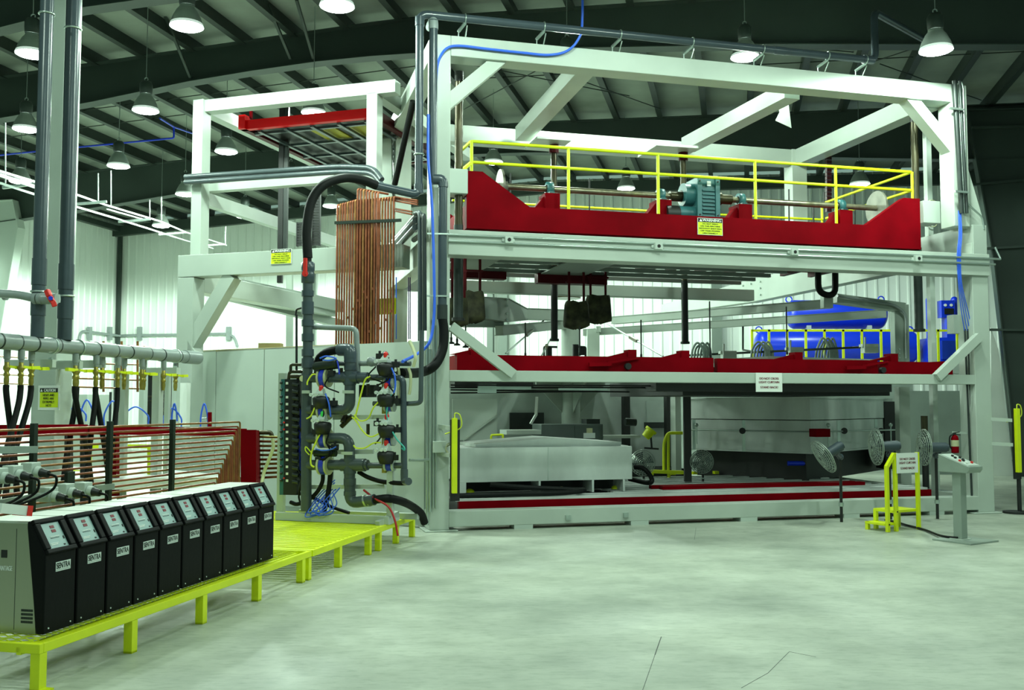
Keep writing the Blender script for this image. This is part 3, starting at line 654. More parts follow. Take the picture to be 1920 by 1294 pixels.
# ================================================================ table at the bottom
tb = thing('forming_table', M.w(.4, .4, 0), 'low red-edged machine table with aluminium rails on the floor of the machine', 'machine table')
TO = lambda n, b, m='red', par=None, **k: ob(n, b, m, par or tb, **k)
TO('front_edge', MB().box(M, .46, 7.65, .4, .5, .12, .33)); TO('body', MB().box(M, .5, 7.6, .5, 4.2, .05, .30), 'black')
b = MB()
for v in (.42, .72, .98): b.box(M, .42 + (v > .9) * 2.4, 7.6, v, v + .12, .33, .36)
for i in range(9): b.box(M, 2.9, 7.5, 1.35 + i * .3, 1.42 + i * .3, .31, .335)
TO('aluminium_rail', b, 'alum')
TO('red_rail', MB().box(M, 3.6, 6.95, 1.02, 1.16, .36, .41).box(M, 3.5, 6.9, 1.2, 1.3, .36, .41))
b = MB()
for i in range(7): b.box(M, 4.6 + i * .42, 4.68 + i * .42, 3.9, 4.0, .35, .4)
TO('yellow_stop', b, 'yel')
ob('power_cable', MB().curve([M.w(.45, .55, .39), M.w(1.2, .5, .4), M.w(1.9, .52, .4), M.w(2.25, .6, .42), M.w(2.1, .75, .42), M.w(1.4, .85, .46), M.w(1.0, .9, .5)], .035, 8), 'rubber', label='thick black cable looping on the table under the aluminium mould box', cat='cable')

# ================================================================ aluminium mould box, front left on the table
v0 = .95; u0, _, zt0 = M.atv(862, 838, v0); u1, _, _ = M.atv(1185, 840, v0)
mx = thing('mould_box', M.w(u0, v0, .36), 'long dull aluminium mould box with a low pitched lid, front left on the machine table', 'mould box')
u2 = M.atv(890, 835, v0 + .2)[0]; u3 = M.atv(1162, 835, v0 + .2)[0]; um = M.atv(1020, 820, v0 + .6)[0]
ob('box_side', MB().box(M, u0, u1, v0, v0 + 1.3, .53, 1.0), 'alum', mx, bevel=.004)
zr_ = M.atv(1020, 821, v0 + .5)[2]; ze = M.atv(890, 833, v0 + .2)[2]
ob('lid', MB().plate(M, [(u2, 1.0), (u3, 1.0), (u3, ze + .01), (um, zr_ + .01), (u2, ze)], v0 + .15, v0 + 1.2), 'alum', mx)
ob('side_plate', MB().box(M, u0 - .0, u0 + .42, v0 - .02, v0 - .005, .9, 1.0) if 0 else MB().box(M, M.atv(1028, 850, v0 - .01)[0] - .006, M.atv(1028, 850, v0 - .01)[0] + .006, v0 - .006, v0, .53, 1.0), 'wallg', mx)
b = MB()
for px in (862, 1010, 1110, 1168):
    u = M.atv(px, 900, v0)[0]; ob('leg', MB().box(M, u, u + (.09 if px < 900 else .03), v0, v0 + .4, .36, .53), 'alum', mx)
b = MB()
for px in (875, 1045, 1145): u = M.atv(px, 905, v0 + .5)[0]; b.lathe([(.07, 0), (.06, .03), (.02, .05), (.001, .05)], M.w(u, v0 + .3, .37), n=10)
ob('foot_cap', b, 'yel', mx)
ob('shadow_skirt', MB().box(M, u0 + .1, u1 - .1, v0 + .5, v0 + 1.2, .36, .5), 'black', mx)  # black block put in as the shadow under the mould box
ob('hose_tail', MB().curve([M.P(1190, 876, 1.3), M.P(1205, 878, 1.2), M.P(1218, 890, 1.1), M.P(1222, 903, 1.0), M.P(1210, 905, 1.1), M.P(1180, 898, 1.4)], .035, 8), 'rubber', mx)

# ================================================================ big aluminium oven box on the right
oc = D(1520, 800, 16.3); ol = D(1287, 800, 17.9); orr = D(1657, 800, 18.6)
zt_ = D(1520, 748, 16.3).z; zs_ = D(1520, 789, 16.3).z; zb_ = D(1520, 848, 16.3).z
bk = (Vector((2.1, 2.9, 0))); 
def slab(z0, z1, g=0.0):
    d1 = (oc - ol).normalized(); d2 = (orr - oc).normalized(); n1 = Vector((d1.y, -d1.x, 0)); n2 = Vector((d2.y, -d2.x, 0))
    p = [ol + n1 * g, oc + (n1 + n2) * g * .5, orr + n2 * g, orr + Vector((.8, 1.6, 0)), ol + Vector((.8, 2.6, 0))]
    return MB().prism([Vector((q.x, q.y, z0)) for q in p], Vector((0, 0, z1 - z0)))
ov = thing('oven_hood', Vector((oc.x, oc.y, .3)), 'big many-sided aluminium sheet hood on the right, under the lower beam', 'oven hood')
OV = lambda n, b, m='alum', **k: ob(n, b, m, ov, **k)
OV('upper_hood', slab(zs_ + .012, zt_), bevel=.004); OV('lower_hood', slab(zb_, zs_, -.02), bevel=.004)
OV('hood_rim', slab(zt_, zt_ + .03, .03)); OV('hood_rim', slab(zb_ - .03, zb_, .01))
b = MB()
for px, py0, py1, d in ((1394, 790, 846, 17.1), (1572, 790, 846, 16.9), (1642, 788, 836, 18.2), (1301, 790, 834, 17.7)):
    p = D(px, py0, d - .12); q = D(px, py1, d - .12); OV('stiffener', MB().beam(Vector((p.x, p.y, zs_)), Vector((p.x, p.y, zb_ - .02)), .05, .03), 'zinc')
OV('drive_rod', MB().cyl(D(1296, 806, 17.55), D(1520, 810, 15.98), .014, 8).cyl(D(1520, 810, 15.98), D(1686, 806, 18.4), .014, 8), 'zinc')
for px, d in ((1392, 16.8), (1583, 16.8), (1652, 18.0)): OV('rod_bearing', MB().cyl(D(px, 808, d - .04), D(px, 808, d + .04), .055, 12), 'black')
OV('control_box', MB().box(MF, *(lambda p: (p[0] - .13, p[0] + .13, p[1] - .1, p[1] + .1, p[2] - .07, p[2] + .06))(MF.loc(D(1537, 811, 15.9)))), 'red')
for px in (1306, 1553, 1670):
    p = D(px, 797, 17.4 if px < 1400 else 16.3 if px < 1600 else 18.2); OV('hinge_knob', MB().ball(p, .035, 10).cyl(p, Vector((p.x, p.y, .9)), .012, 6), 'zinc')
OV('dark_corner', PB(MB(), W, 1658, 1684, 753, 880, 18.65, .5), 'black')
OV('dark_base', slab(.3, zb_ - .03, -.35), 'black')  # black under-structure, also standing in for the darkness beneath the hood
# ================================================================ behind the forming frame: hub, arms, enclosure walls
hub = D(1070, 700, 19.0); 
hb = thing('central_hub', Vector((hub.x, hub.y, 0)), 'round grey centre column with triangular gussets that carries the wheel arms', 'column')
r_ = 17.5 / 1840 * 19.0
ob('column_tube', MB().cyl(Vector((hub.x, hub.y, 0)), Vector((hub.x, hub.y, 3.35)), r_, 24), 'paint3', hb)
for a in range(4):
    an = a * PI / 2 + .35; dv = Vector((math.cos(an), math.sin(an), 0)); b = MB()
    p = [Vector((hub.x, hub.y, 0)) + dv * x + Vector((0, 0, z)) for x, z in ((r_ * .9, 1.42), (.72, 1.98), (.72, 2.04), (r_ * .9, 2.04))]
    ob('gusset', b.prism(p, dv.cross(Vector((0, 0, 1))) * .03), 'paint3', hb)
ob('collar', MB().box(MF, *(lambda p: (p[0] - .75, p[0] + .75, p[1] - .7, p[1] + .7, 2.04, 2.08))(MF.loc(hub))), 'paint2', hb)
ob('sprocket', MB().cyl(D(1062, 560, 18.8), D(1062, 553, 18.8), .28, 18), 'greasy', hb)
ob('hub_lid', MB().cyl(Vector((hub.x, hub.y, 3.35)), Vector((hub.x, hub.y, 3.4)), r_ * 1.2, 20), 'paint2', hb)
b = MB()
for px, y0, y1 in ((1029, 650, 668), (1079, 646, 668), (1093, 652, 666)):
    p = D(px, y0, 18.0); q = D(px, y1, 18.0); ob('rotary_union', MB().cyl(q, p, .06 if px != 1093 else .05, 12), 'black', hb)
b.pipe([D(1020, 668, 18), D(1020, 650, 18), D(1045, 651, 18)], .02, n=8); b.pipe([D(1098, 668, 18), D(1098, 651, 18), D(1085, 650, 18)], .02, n=8)
ob('union_pipe', b, 'black', hb)
for x0, y0, x1, y1, d0, d1 in ((1032, 590, 948, 663, 18.8, 16), (1138, 607, 1243, 668, 18.8, 16), (1034, 632, 1015, 668, 18.8, 17)):
    t = thing('tie_rod', D(x1, y1, d1), {948: 'slanting tie rod with turnbuckle falling to the left of the dark screw', 1243: 'slanting tie rod with turnbuckle falling to the right of the camouflage bags', 1015: 'short slanting tie rod just left of the centre column'}[x1], 'rod')
    p, q = D(x0, y0, d0), D(x1, y1, d1); m = p.lerp(q, .45); ob('rod', MB().cyl(p, q, .014, 8), 'zinc', t)
    ob('turnbuckle', MB().beam(m, p.lerp(q, .58), .05, .05), 'shaft', t)
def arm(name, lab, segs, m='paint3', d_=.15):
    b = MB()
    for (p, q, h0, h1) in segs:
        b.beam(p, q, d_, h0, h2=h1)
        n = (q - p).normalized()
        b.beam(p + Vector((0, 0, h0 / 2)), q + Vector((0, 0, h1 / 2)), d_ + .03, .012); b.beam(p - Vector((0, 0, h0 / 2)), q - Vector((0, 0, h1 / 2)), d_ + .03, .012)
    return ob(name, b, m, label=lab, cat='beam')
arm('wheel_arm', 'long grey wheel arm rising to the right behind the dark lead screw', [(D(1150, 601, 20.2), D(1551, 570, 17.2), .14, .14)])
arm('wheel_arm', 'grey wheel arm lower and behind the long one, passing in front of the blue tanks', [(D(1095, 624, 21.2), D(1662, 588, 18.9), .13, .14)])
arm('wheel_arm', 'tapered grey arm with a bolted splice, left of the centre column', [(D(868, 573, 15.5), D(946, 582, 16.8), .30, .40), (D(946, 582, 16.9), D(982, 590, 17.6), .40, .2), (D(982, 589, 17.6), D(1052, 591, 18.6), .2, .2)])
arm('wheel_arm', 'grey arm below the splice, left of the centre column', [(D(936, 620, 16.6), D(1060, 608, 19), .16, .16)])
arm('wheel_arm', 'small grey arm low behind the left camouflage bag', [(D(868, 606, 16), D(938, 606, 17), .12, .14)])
b = MB()
for x in (940, 951): 
    for y in (562, 574, 588, 600): p = D(x, y, 16.7); b.cyl(p, p - Vector((0, .03, 0)), .018, 6)
ob('splice_bolt', b, 'zinc', label='row of bolts on the spliced grey arm', cat='bolts', kind='stuff')
t = thing('portal_frame', D(1680, 680, 18.5), 'bent grey steel portal with a rounded corner in front of the blue tanks', 'frame')
dd = 18.0
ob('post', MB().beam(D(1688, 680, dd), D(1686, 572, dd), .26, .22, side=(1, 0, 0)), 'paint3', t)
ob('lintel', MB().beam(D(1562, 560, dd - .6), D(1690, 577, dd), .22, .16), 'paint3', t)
ob('edge_pipe', MB().pipe([D(1570, 555, dd - .8), D(1678, 572, dd - .25), D(1699, 588, dd - .2), D(1700, 672, dd - .2)], .025, .25, 8), 'pvcl', t)
ob('hanger_block', MB().beam(D(1550, 578, 17), D(1550, 553, 17), .2, .16), 'paint', t)
b = MB()
for x in (1678, 1686):
    for y in (655, 663, 671): p = D(x, y, dd - .12); b.cyl(p, p - Vector((0, .03, 0)), .014, 6)
ob('bolt', b, 'zinc', t)
ob('hub_post', MB().beam(D(1112, 668, 21), D(1112, 618, 21), .26, .22, side=(1, 0, 0)).beam(D(1122, 623, 20.9), D(1122, 612, 20.9), .12, .1), 'paint', label='short square grey post right of the centre column', cat='post')
# mezzanine with blue tanks, rail, dryer
dz = D(1600, 683, 24).z
mz = thing('mezzanine', D(1600, 683, 24), 'grey raised deck that carries the blue air tanks', 'platform')
ob('deck', MB().add([D(1385, 683, 23.3), D(1815, 683, 23.3), D(1815, 683, 23.3) + Vector((0, 4.2, 0)), D(1385, 683, 23.3) + Vector((0, 4.2, 0))], [(0, 1, 2, 3)]).box(W, D(1385, 680, 23.3).x, D(1815, 680, 23.3).x, 23.25, 27.5, dz - .25, dz), 'paint2', mz)
ob('supporting_wall', MB().box(W, D(1200, 680, 23.6).x, D(1702, 680, 23.6).x + .1, 23.6, 23.7, 0, dz - .25), 'wallg', mz)
b = MB(); rz0 = D(1600, 618, 23.3).z
xs0, xs1 = D(1410, 620, 23.3).x, D(1790, 620, 23.3).x
b.box(W, xs0, xs1, 23.27, 23.32, rz0 - .05, rz0)
ob('top_rail', b, 'yel', mz)
for px in (1410, 1442, 1476, 1511, 1546, 1581, 1616, 1652, 1722, 1759, 1795):
    x = D(px, 650, 23.3).x; ob('rail_post', MB().box(W, x - .025, x + .025, 23.27, 23.32, dz, rz0), 'yel', mz)
def tank(x0, x1, y0, y1, d, lab, legs=True):
    p = D(x0, (y0 + y1) / 2, d); q = D(x1, (y0 + y1) / 2, d); z = (p.z + q.z) / 2; r = abs(D(x0, y0, d).z - D(x0, y1, d).z) / 2; h = r * .55; L = q.x - p.x
    t = thing('air_tank', Vector((p.x, d, z - r)), lab, 'tank', 'blue air tanks')
    prof = [(r * math.sin(PI / 2 * i / 8), h * (1 - math.cos(PI / 2 * i / 8))) for i in range(9)]; prof[0] = (.001, 0)
    prof += [(a_, L - b_) for a_, b_ in prof[::-1]]
    ob('shell', MB().lathe(prof, (p.x, d, z), (1, 0, 0), 32), 'bluep', t)
    b = MB()
    for f in (.2, .8): b.box(W, p.x + L * f - .06, p.x + L * f + .06, d - r * .6, d + r * .6, z - r - .1, z - r * .75)
    ob('saddle', b, 'paint2', t)
    b = MB()
    for f in (.03, .95): b.torus((p.x + L * f, d, z + r + .02), .08, .018, (0, 1, 0), 14, 6)
    ob('lifting_eye', b, 'bluep', t)
tank(1474, 1662, 563, 617, 25.6, 'upper blue air tank, stacked above the longer one on the deck')
tank(1414, 1722, 620, 681, 25.0, 'lower longer blue air tank behind the yellow railing')
t = thing('air_dryer', Vector((D(1775, 680, 24.6).x, 24.6, dz)), 'bright blue air dryer with two round towers behind the right yellow rail posts', 'air dryer')
xa = lambda px: D(px, 650, 24.6).x; zz_ = lambda py: D(1770, py, 24.6).z
for px in (1748, 1795): ob('tower', MB().cyl(Vector((xa(px), 24.7, dz)), Vector((xa(px), 24.7, zz_(562))), .09, 16).ball((xa(px), 24.7, zz_(562)), .09), 'bluep', t)
cp = ob('control_cabinet', MB().box(W, xa(1764), xa(1789), 24.5, 24.75, zz_(596), zz_(564)), 'bluep', t)
ob('gauge', MB().cyl(Vector((xa(1771), 24.5, zz_(573))), Vector((xa(1771), 24.48, zz_(573))), .035).cyl(Vector((xa(1782), 24.5, zz_(573))), Vector((xa(1782), 24.48, zz_(573))), .035), 'white', cp)
ob('screen', MB().box(W, xa(1769), xa(1786), 24.48, 24.5, zz_(590), zz_(579)), 'black', cp)
ob('body', MB().hexa([Vector((xa(x), y, z)) for x, y, z in ((1734, 24.2, dz), (1806, 24.2, dz), (1806, 25.2, dz), (1734, 25.2, dz), (1741, 24.4, zz_(634)), (1806, 24.4, zz_(634)), (1806, 25.2, zz_(634)), (1741, 25.2, zz_(634)))]), 'bluep', t)
ob('intake_recess', MB().box(W, xa(1752), xa(1800), 24.15, 24.4, zz_(675), zz_(641)), mat('deep_blue_panel', '1236A8', .4, 0, .05), t)
ob('pillar', MB().box(W, xa(1773), xa(1796), 24.5, 24.8, dz, zz_(596)), 'bluep', t)
# grey hose coils and clevis lumps on the rear edge
for i, (px, py, w) in enumerate(((1313, 657, 17), (1428, 655, 20), (1549, 648, 20))):
    b = MB()
    for k in range(5):
        x0 = px - w + k * 5.5; x1 = px + w * .4 + k * 3.5; d = 19.0 + .06 * k
        b.curve([D(x0, 676, d), D(x0 + 3, 655, d), D((x0 + x1) / 2, py - 14 + (k % 2) * 5, d), D(x1 - 2, 655, d), D(x1, 676, d)], .022, 7, 6)
    ob('hose_coil', b, 'hosep', label=('grey flexible hose coil nearest the dark lead screw, smallest of the three', 'grey flexible hose coil by the left end of the yellow deck railing', 'grey flexible hose coil in front of the middle of the blue tank')[i], cat='hose', group='grey hose coils')
ob('air_header', MB().cyl(D(1280, 667, 19.6), D(1640, 650, 18.6), .022, 8).pipe([D(1393, 610, 20), D(1393, 656, 20), D(1410, 659, 19.6)], .02, n=6), 'strutg', label='thin dark green pipe running behind the hose coils', cat='pipe')
for i, (px, py) in enumerate(((1365, 665), (1490, 658), (1630, 652))):
    ob('sensor_head', MB().box(W, D(px - 12, py, 18.4).x, D(px + 14, py, 18.4).x, 18.3, 18.5, D(px, py + 10, 18.4).z, D(px, py - 3, 18.4).z).beam(D(px - 16, py - 4, 18.35), D(px + 14, py - 4, 18.35), .2, .05).cyl(D(px - 8, py + 8, 18.2), D(px - 8, py - 20, 18.2), .018, 6), 'paint2', label=('first', 'second', 'third')[i] + ' grey sensor head from the left on the rear of the lower platen', cat='sensor', group='sensor heads')
ob('platen_edge', MB().beam(D(1290, 681, 18.5), D(1440, 672, 18), .06, .08).beam(D(1440, 672, 18), D(1640, 678, 17.5), .06, .08), 'paint', label='pale grey folded edge strip behind the red lower platen', cat='strip')
# enclosure wall left behind the rack (runs away to the left)
wp0 = D(797, 700, 12.75); wp1 = D(352, 700, 15.35); wd = (wp1 - wp0); wd.z = 0; wd.normalize(); wn = Vector((wd.y, -wd.x, 0));
L_ = (Vector((wp1.x - wp0.x, wp1.y - wp0.y, 0))).length; zw = D(790, 640, 12.8).z
t = thing('enclosure_wall', Vector((wp0.x, wp0.y, .15)), 'smooth light grey enclosure wall of the oven, behind the valve rack', 'partition wall')
cuts = [0]; 
for px in (627, 495, 405, 350):
    r = ray(px, 700); n = Vector((wd.y, -wd.x)); o2 = Vector((wp0.x, wp0.y)); tt = o2.dot(n) / Vector((r.x, r.y)).dot(n); cuts.append((Vector((r.x, r.y)) * tt - o2).dot(Vector((wd.x, wd.y))))
for a_, b_ in zip(cuts, cuts[1:]):
    p = Vector((wp0.x, wp0.y, .15)) + wd * (a_ + .008); q = Vector((wp0.x, wp0.y, .15)) + wd * (b_ - .008)
    ob('wall_panel', MB().prism([p, q, Vector((q.x, q.y, zw)), Vector((p.x, p.y, zw))], -wn * .12 if wn.y < 0 else wn * .12), 'paint2', t)
ob('wall_frame', MB().prism([Vector((wp0.x, wp0.y, .0)), Vector((wp0.x, wp0.y, .0)) + wd * L_, Vector((wp0.x, wp0.y, zw - .02)) + wd * L_, Vector((wp0.x, wp0.y, zw - .02))], Vector((0, .1, 0)) + wd * 0) if 0 else MB().beam(Vector((wp0.x, wp0.y + .1, .1)), Vector((wp0.x, wp0.y + .1, .1)) + wd * L_, .1, .14), 'paint2', t)
# things on top of the enclosure
p = D(508, 646, 15.2); b = MB().box(W, p.x - .17, p.x + .17, p.y - .1, p.y + .1, zw, zw + .12)
ob('cardboard_box', b, 'tan', label='small brown cardboard box on top of the grey enclosure wall', cat='box')
ob('enclosure_roof', MB().prism([Vector((wp0.x, wp0.y, zw - .02)) + wd * 1.2, Vector((wp0.x, wp0.y, zw - .02)) + wd * (L_ - .05), Vector((wp0.x, wp0.y, zw - .02)) + wd * (L_ - .6) + Vector((1.1, 1.6, 0)), Vector((wp0.x, wp0.y, zw - .02)) + wd * 1.2 + Vector((1.1, 1.6, 0))], Vector((0, 0, .03))), 'tan', label='thin plywood sheet on top of the enclosure, under the cardboard box', cat='sheet')
# rear enclosure seen through the lower opening
t = thing('rear_enclosure', M.w(.4, 6.2, 0), 'stained grey sheet metal enclosure wall seen through the lower opening of the machine', 'partition wall')
ob('wall_sheet', MB().box(M, .0, 6.2, 6.4, 6.5, 0, 2.1), 'wallg', t)
ob('dark_roller_door', PB(MB(), M, 849, 932, 748, 826, 6.3, .08), 'paint2', t)
dk = mat('dark_opening', '2A312F', .7, 0, .2, 3)
ob('opening', PB(MB(), M, 957, 1020, 774, 808, 6.32, .07), dk, t); ob('opening', PB(MB(), M, 1213, 1245, 752, 792, 6.32, .07), 'wallg', t)
ob('opening', PB(MB(), M, 1210, 1250, 792, 803, 6.3, .07), dk, t)
ob('corner_post', PB(MB(), M, 1170, 1182, 738, 842, 6.1, .15), 'black', t); ob('corner_post', PB(MB(), M, 1250, 1258, 738, 890, 5.8, .15), 'black', t)
ob('corner_post', PB(MB(), M, 1266, 1278, 738, 890, 4.4, .2), 'paint', t)
ob('diagonal', MB().beam(M.P(868, 826, 6.25), M.P(932, 778, 6.25), .03, .03), 'paint', t)
ob('curb', MB().box(M, .0, 6.0, 5.4, 6.3, 0, .35), 'black', t)
# machine base cabinets round the hub
t = thing('hub_cabinet', M.w(2.0, 4.4, .3), 'dark grey drive cabinet in front of the centre column, with a white notice', 'cabinet')
ob('cabinet_body', PB(MB(), M, 1015, 1131, 796, 838, 4.6, .6), mat('charcoal_cabinet_paint', '56625E', .5, 0, .15, 2), t, bevel=.01)
ob('cabinet_door', PB(MB(), M, 1078, 1129, 799, 836, 4.57, .03), mat('cabinet_door_paint', '4B5753', .5, 0, .15, 2), t)
nb = ob('notice', PB(MB(), M, 1094, 1116, 812, 822, 4.55, .01), 'silver', t); ob('notice', PB(MB(), M, 1100, 1111, 803, 812, 4.55, .01), 'cream', t)
ob('shelf', PB(MB(), M, 950, 1015, 807, 815, 4.6, .5).box(M, *((lambda a, c: (a, c, 4.6, 5.0))(M.U(1131, 4.6), M.U(1200, 4.6))), .98, 1.03), 'paint2', t)
ob('valve_block', PB(MB(), M, 1100, 1125, 786, 797, 4.8, .3), 'pvcd', t); ob('valve_cylinder', MB().cyl(M.P(1172, 791, 4.7), M.P(1192, 792, 4.7), .07, 12), 'pvcd', t)
ob('lower_body', PB(MB(), M, 900, 1178, 838, 880, 4.9, .6), 'wallg', t)
ob('tool_arm', MB().beam(M.P(1007, 745, 4.6), M.P(1005, 778, 4.5), .05, .05).beam(M.P(1005, 778, 4.5), M.P(995, 795, 4.5), .05, .04), 'paint2', t)
t = thing('guard_rail', H(1265, 888, .3), 'small yellow pipe guard rail on the table, right of the round fan', 'guard rail')
pz = lambda x, y: D(x, y, 17.2)
b = MB().pipe([pz(1245, 884), pz(1245, 830), pz(1252, 812), pz(1280, 812)], .028, .06, 8)
ob('rail_pipe', b, 'yel', t); ob('rail_pipe', MB().pipe([pz(1253, 884), pz(1253, 812)], .028, n=8), 'yel', t)
ob('foot_bar', MB().beam(pz(1221, 884), pz(1281, 886), .1, .06).cyl(pz(1254, 886), pz(1254, 897), .03, 8), 'yel', t)
t = thing('yellow_beacon', D(1216, 812, 17.3), 'yellow lamp head tilted on a bracket, left of the small yellow guard rail', 'beacon')
ob('housing', MB().cyl(D(1210, 820, 17.3), D(1220, 808, 17.3), .075, 16, r2=.09).cyl(D(1219, 809, 17.3), D(1222, 805, 17.3), .11, 16), 'yel', t)
ob('bracket', MB().beam(D(1220, 815, 17.35), D(1222, 840, 17.35), .03, .03).beam(D(1208, 840, 17.35), D(1235, 842, 17.35), .03, .03), 'black', t)
ob('handle_bracket', MB().pipe([D(921, 825, 16), D(921, 816, 16), D(943, 815, 16), D(943, 825, 16)], .02, .02, 6), 'yel', label='small yellow handle behind the left end of the mould box', cat='handle')

# ================================================================ left station frame
L = LF
lf = thing('left_station_frame', L.w(0, 0, 0), 'light grey steel frame of the left station with a warning sign on its beam', 'machine frame')
LO = lambda n, b, m='paint4', par=None, **k: ob(n, b, m, par or lf, **k)
ul = L.U(328, 0)
LO('post', MB().box(L, ul, ul + .28, 0, .28, 0, 3.5), bevel=.006)
LO('middle_beam', MB().box(L, ul, L.U(752, 0), 0, .28, 3.51, 3.84), bevel=.006)
LO('middle_beam', MB().box(L, ul, ul + .28, .28, 4.6, 3.3, 3.6), bevel=.006)
LO('post', MB().box(L, L.U(358, .5), L.U(377, .5), .4, .62, 3.84, 6.36), bevel=.006)
LO('post', MB().box(L, L.U(685, .5), L.U(705, .5), .45, .65, 4.0, 6.2), bevel=.006)
LO('top_beam', MB().box(L, L.U(358, .5), L.U(739, .5), .45, .65, 6.17, 6.36), bevel=.006)
LO('top_beam', MB().box(L, L.U(358, .5), L.U(377, .5), .65, 4.6, 6.17, 6.36)); LO('top_beam', MB().box(L, L.U(685, .5), L.U(705, .5), .65, 4.6, 6.17, 6.36))
LO('ring_beam', MB().box(L, L.U(360, .6), L.U(374, .6), .6, 6.0, 4.75, 4.95)); LO('ring_beam', MB().box(L, L.U(360, .6), L.U(690, .6), .6, .75, 4.94, 5.06))
LO('ring_beam', MB().box(L, L.U(360, .6), 4.0, 6.0, 6.2, 4.75, 4.95))
LO('diagonal_brace', MB().beam(L.P(437, 517, .12), L.P(357, 652, .12), .2, .2, side=L.v))
LO('gusset', MB().plate(L, [(L.U(357, .1), L.atv(357, 640, .1)[2]), (L.U(372, .1), L.atv(357, 662, .1)[2]), (L.U(357, .1), L.atv(357, 662, .1)[2])], 0, .2))
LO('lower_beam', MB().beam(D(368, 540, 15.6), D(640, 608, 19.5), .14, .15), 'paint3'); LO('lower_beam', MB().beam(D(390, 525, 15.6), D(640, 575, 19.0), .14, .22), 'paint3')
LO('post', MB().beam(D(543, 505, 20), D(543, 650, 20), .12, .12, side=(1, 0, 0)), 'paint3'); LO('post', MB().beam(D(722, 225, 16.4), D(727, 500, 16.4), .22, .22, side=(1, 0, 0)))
warning(L, 508, 468, 546, 494, -.012, 'WARNING', WL, lf)
# red platen of the left station
t = thing('left_red_platen', D(455, 240, 16.2), 'bright red raised platen with an aluminium grid underneath, inside the left station', 'platen')
zp_ = L.atv(455, 243, 1.2)[2]; ua, ub = L.U(450, 1.2, 240), L.U(702, 1.2, 240)
hp = L.atv(455, 223, 1.2)[2] - zp_
ob('front_edge', MB().box(L, ua, ub, 1.2, 1.3, zp_, zp_ + hp * .85).box(L, ua, ua + .12, 1.15, 1.3, zp_, zp_ + hp * 1.3), 'redb' if 0 else mat('bright_red_machine_paint', 'E8060E', .45, 0, .08, 2, spec=.2), t)
ob('side_edge', MB().box(L, ua, ua + .1, 1.3, 4.2, zp_, zp_ + .15).box(L, ub - .1, ub, 1.3, 4.2, zp_, zp_ + .15).box(L, ua, ub, 4.1, 4.2, zp_, zp_ + .15), 'maroon', t)
b = MB()
for i in range(5): u = ua + .3 + i * (ub - ua - .5) / 4; b.box(L, u - .03, u + .03, 1.3, 4.1, zp_ - .04, zp_ + .0)
for i in range(4): v = 1.5 + i * .8; b.box(L, ua + .1, ub - .1, v - .03, v + .03, zp_ - .02, zp_ + .02)
ob('grid_rail', b, 'rackpipe', t)
ob('deck', MB().box(L, ua + .1, ub - .1, 1.3, 3.2, zp_ + .06, zp_ + .1).box(L, ua + .1, ub - .9, 3.2, 3.5, zp_ + .06, zp_ + .1).box(L, ua + .1, ub - .1, 3.5, 4.1, zp_ + .06, zp_ + .1), 'black', t)  # black and nearly solid, filled in to keep the underside dark
ob('insulating_pad', MB().box(L, ua + 1.0, ua + 1.45, 1.7, 2.4, zp_ + .04, zp_ + .06).box(L, ua + 1.7, ua + 2.15, 1.7, 2.4, zp_ + .04, zp_ + .06), mat('yellow_pad', 'A8A020', .6, 0, .1), t)
p = L.w(ua + .2, 1.25, 0); ob('handrail_post', MB().box(L, ua + .17, ua + .2, 1.2, 1.25, zp_ + hp, zp_ + hp + .28), 'red', t)
for px0, px1, y0, y1, d, lab in ((521, 530, 195, 530, 16.6, 'dark vertical guide post passing through the left red platen'),):
    x0, x1 = D(px0, 400, d).x, D(px1, 400, d).x; za, zb2 = D(px0, y1, d).z, D(px0, y0, d).z
    t = thing('guide_column', Vector(((x0 + x1) / 2, d, za)), lab, 'guide post')
    ob('dark_bar', MB().box(W, x0, x1, d, d + .1, za, zb2), 'black', t); ob('grey_bar', MB().box(W, x1 + .002, x1 + .07, d + .02, d + .12, za + .3, zb2), 'pvcd', t)
# cable chains behind the big hose
for i, (x0, x1, y0, y1, d, lab) in enumerate(((556, 573, 417, 462, 16.5, 'short black cable chain left of the big black hose'), (585, 600, 338, 461, 16.8, 'tall black cable chain right behind the big black hose'))):
    b = MB(); n = 9 if i == 0 else 24
    for k in range(n):
        ya = y0 + (y1 - y0) * k / n; yb = y0 + (y1 - y0) * (k + .72) / n
        b.box(W, D(x0, ya, d).x, D(x1, ya, d).x, d, d + .08, D(x0, yb, d).z, D(x0, ya, d).z)
    b.box(W, D(x0, 400, d).x, D(x0, 400, d).x + .02, d - .01, d + .09, D(x0, y1, d).z, D(x0, y0, d).z).box(W, D(x1, 400, d).x - .02, D(x1, 400, d).x, d - .01, d + .09, D(x0, y1, d).z, D(x0, y0, d).z)
    ob('cable_chain', b, 'black', label=lab, cat='cable chain', group='black cable chains')
b = MB()
for k in range(16):
    ya = 278 + 120 * k / 16; b.box(M, *(lambda q: (q[0] - .05, q[0] + .05))(M.atv(1555, ya, 3.4)), 3.4, 3.46, M.atv(1555, ya + 6.5, 3.4)[2], M.atv(1555, ya, 3.4)[2])
b.curve([M.P(1550, 280, 3.42), M.P(1547, 265, 3.42), M.P(1551, 258, 3.45)], .015, 6)
ob('cable_chain', b, mat('black_red_chain', '3A0C12', .4, 0, .3, 30), label='black cable chain with red cables hanging from the rear top beam on the right', cat='cable chain', group='black cable chains')
ob('cable_loop', MB().pipe([M.P(1534, 503, 2.6), M.P(1534, 550, 2.6), M.P(1566, 556, 2.6), M.P(1566, 503, 2.6)], .055, .26, 10), 'rubber', label='black U-shaped cable loop hanging below the right end of the red platen', cat='cable chain', group='black cable chains')
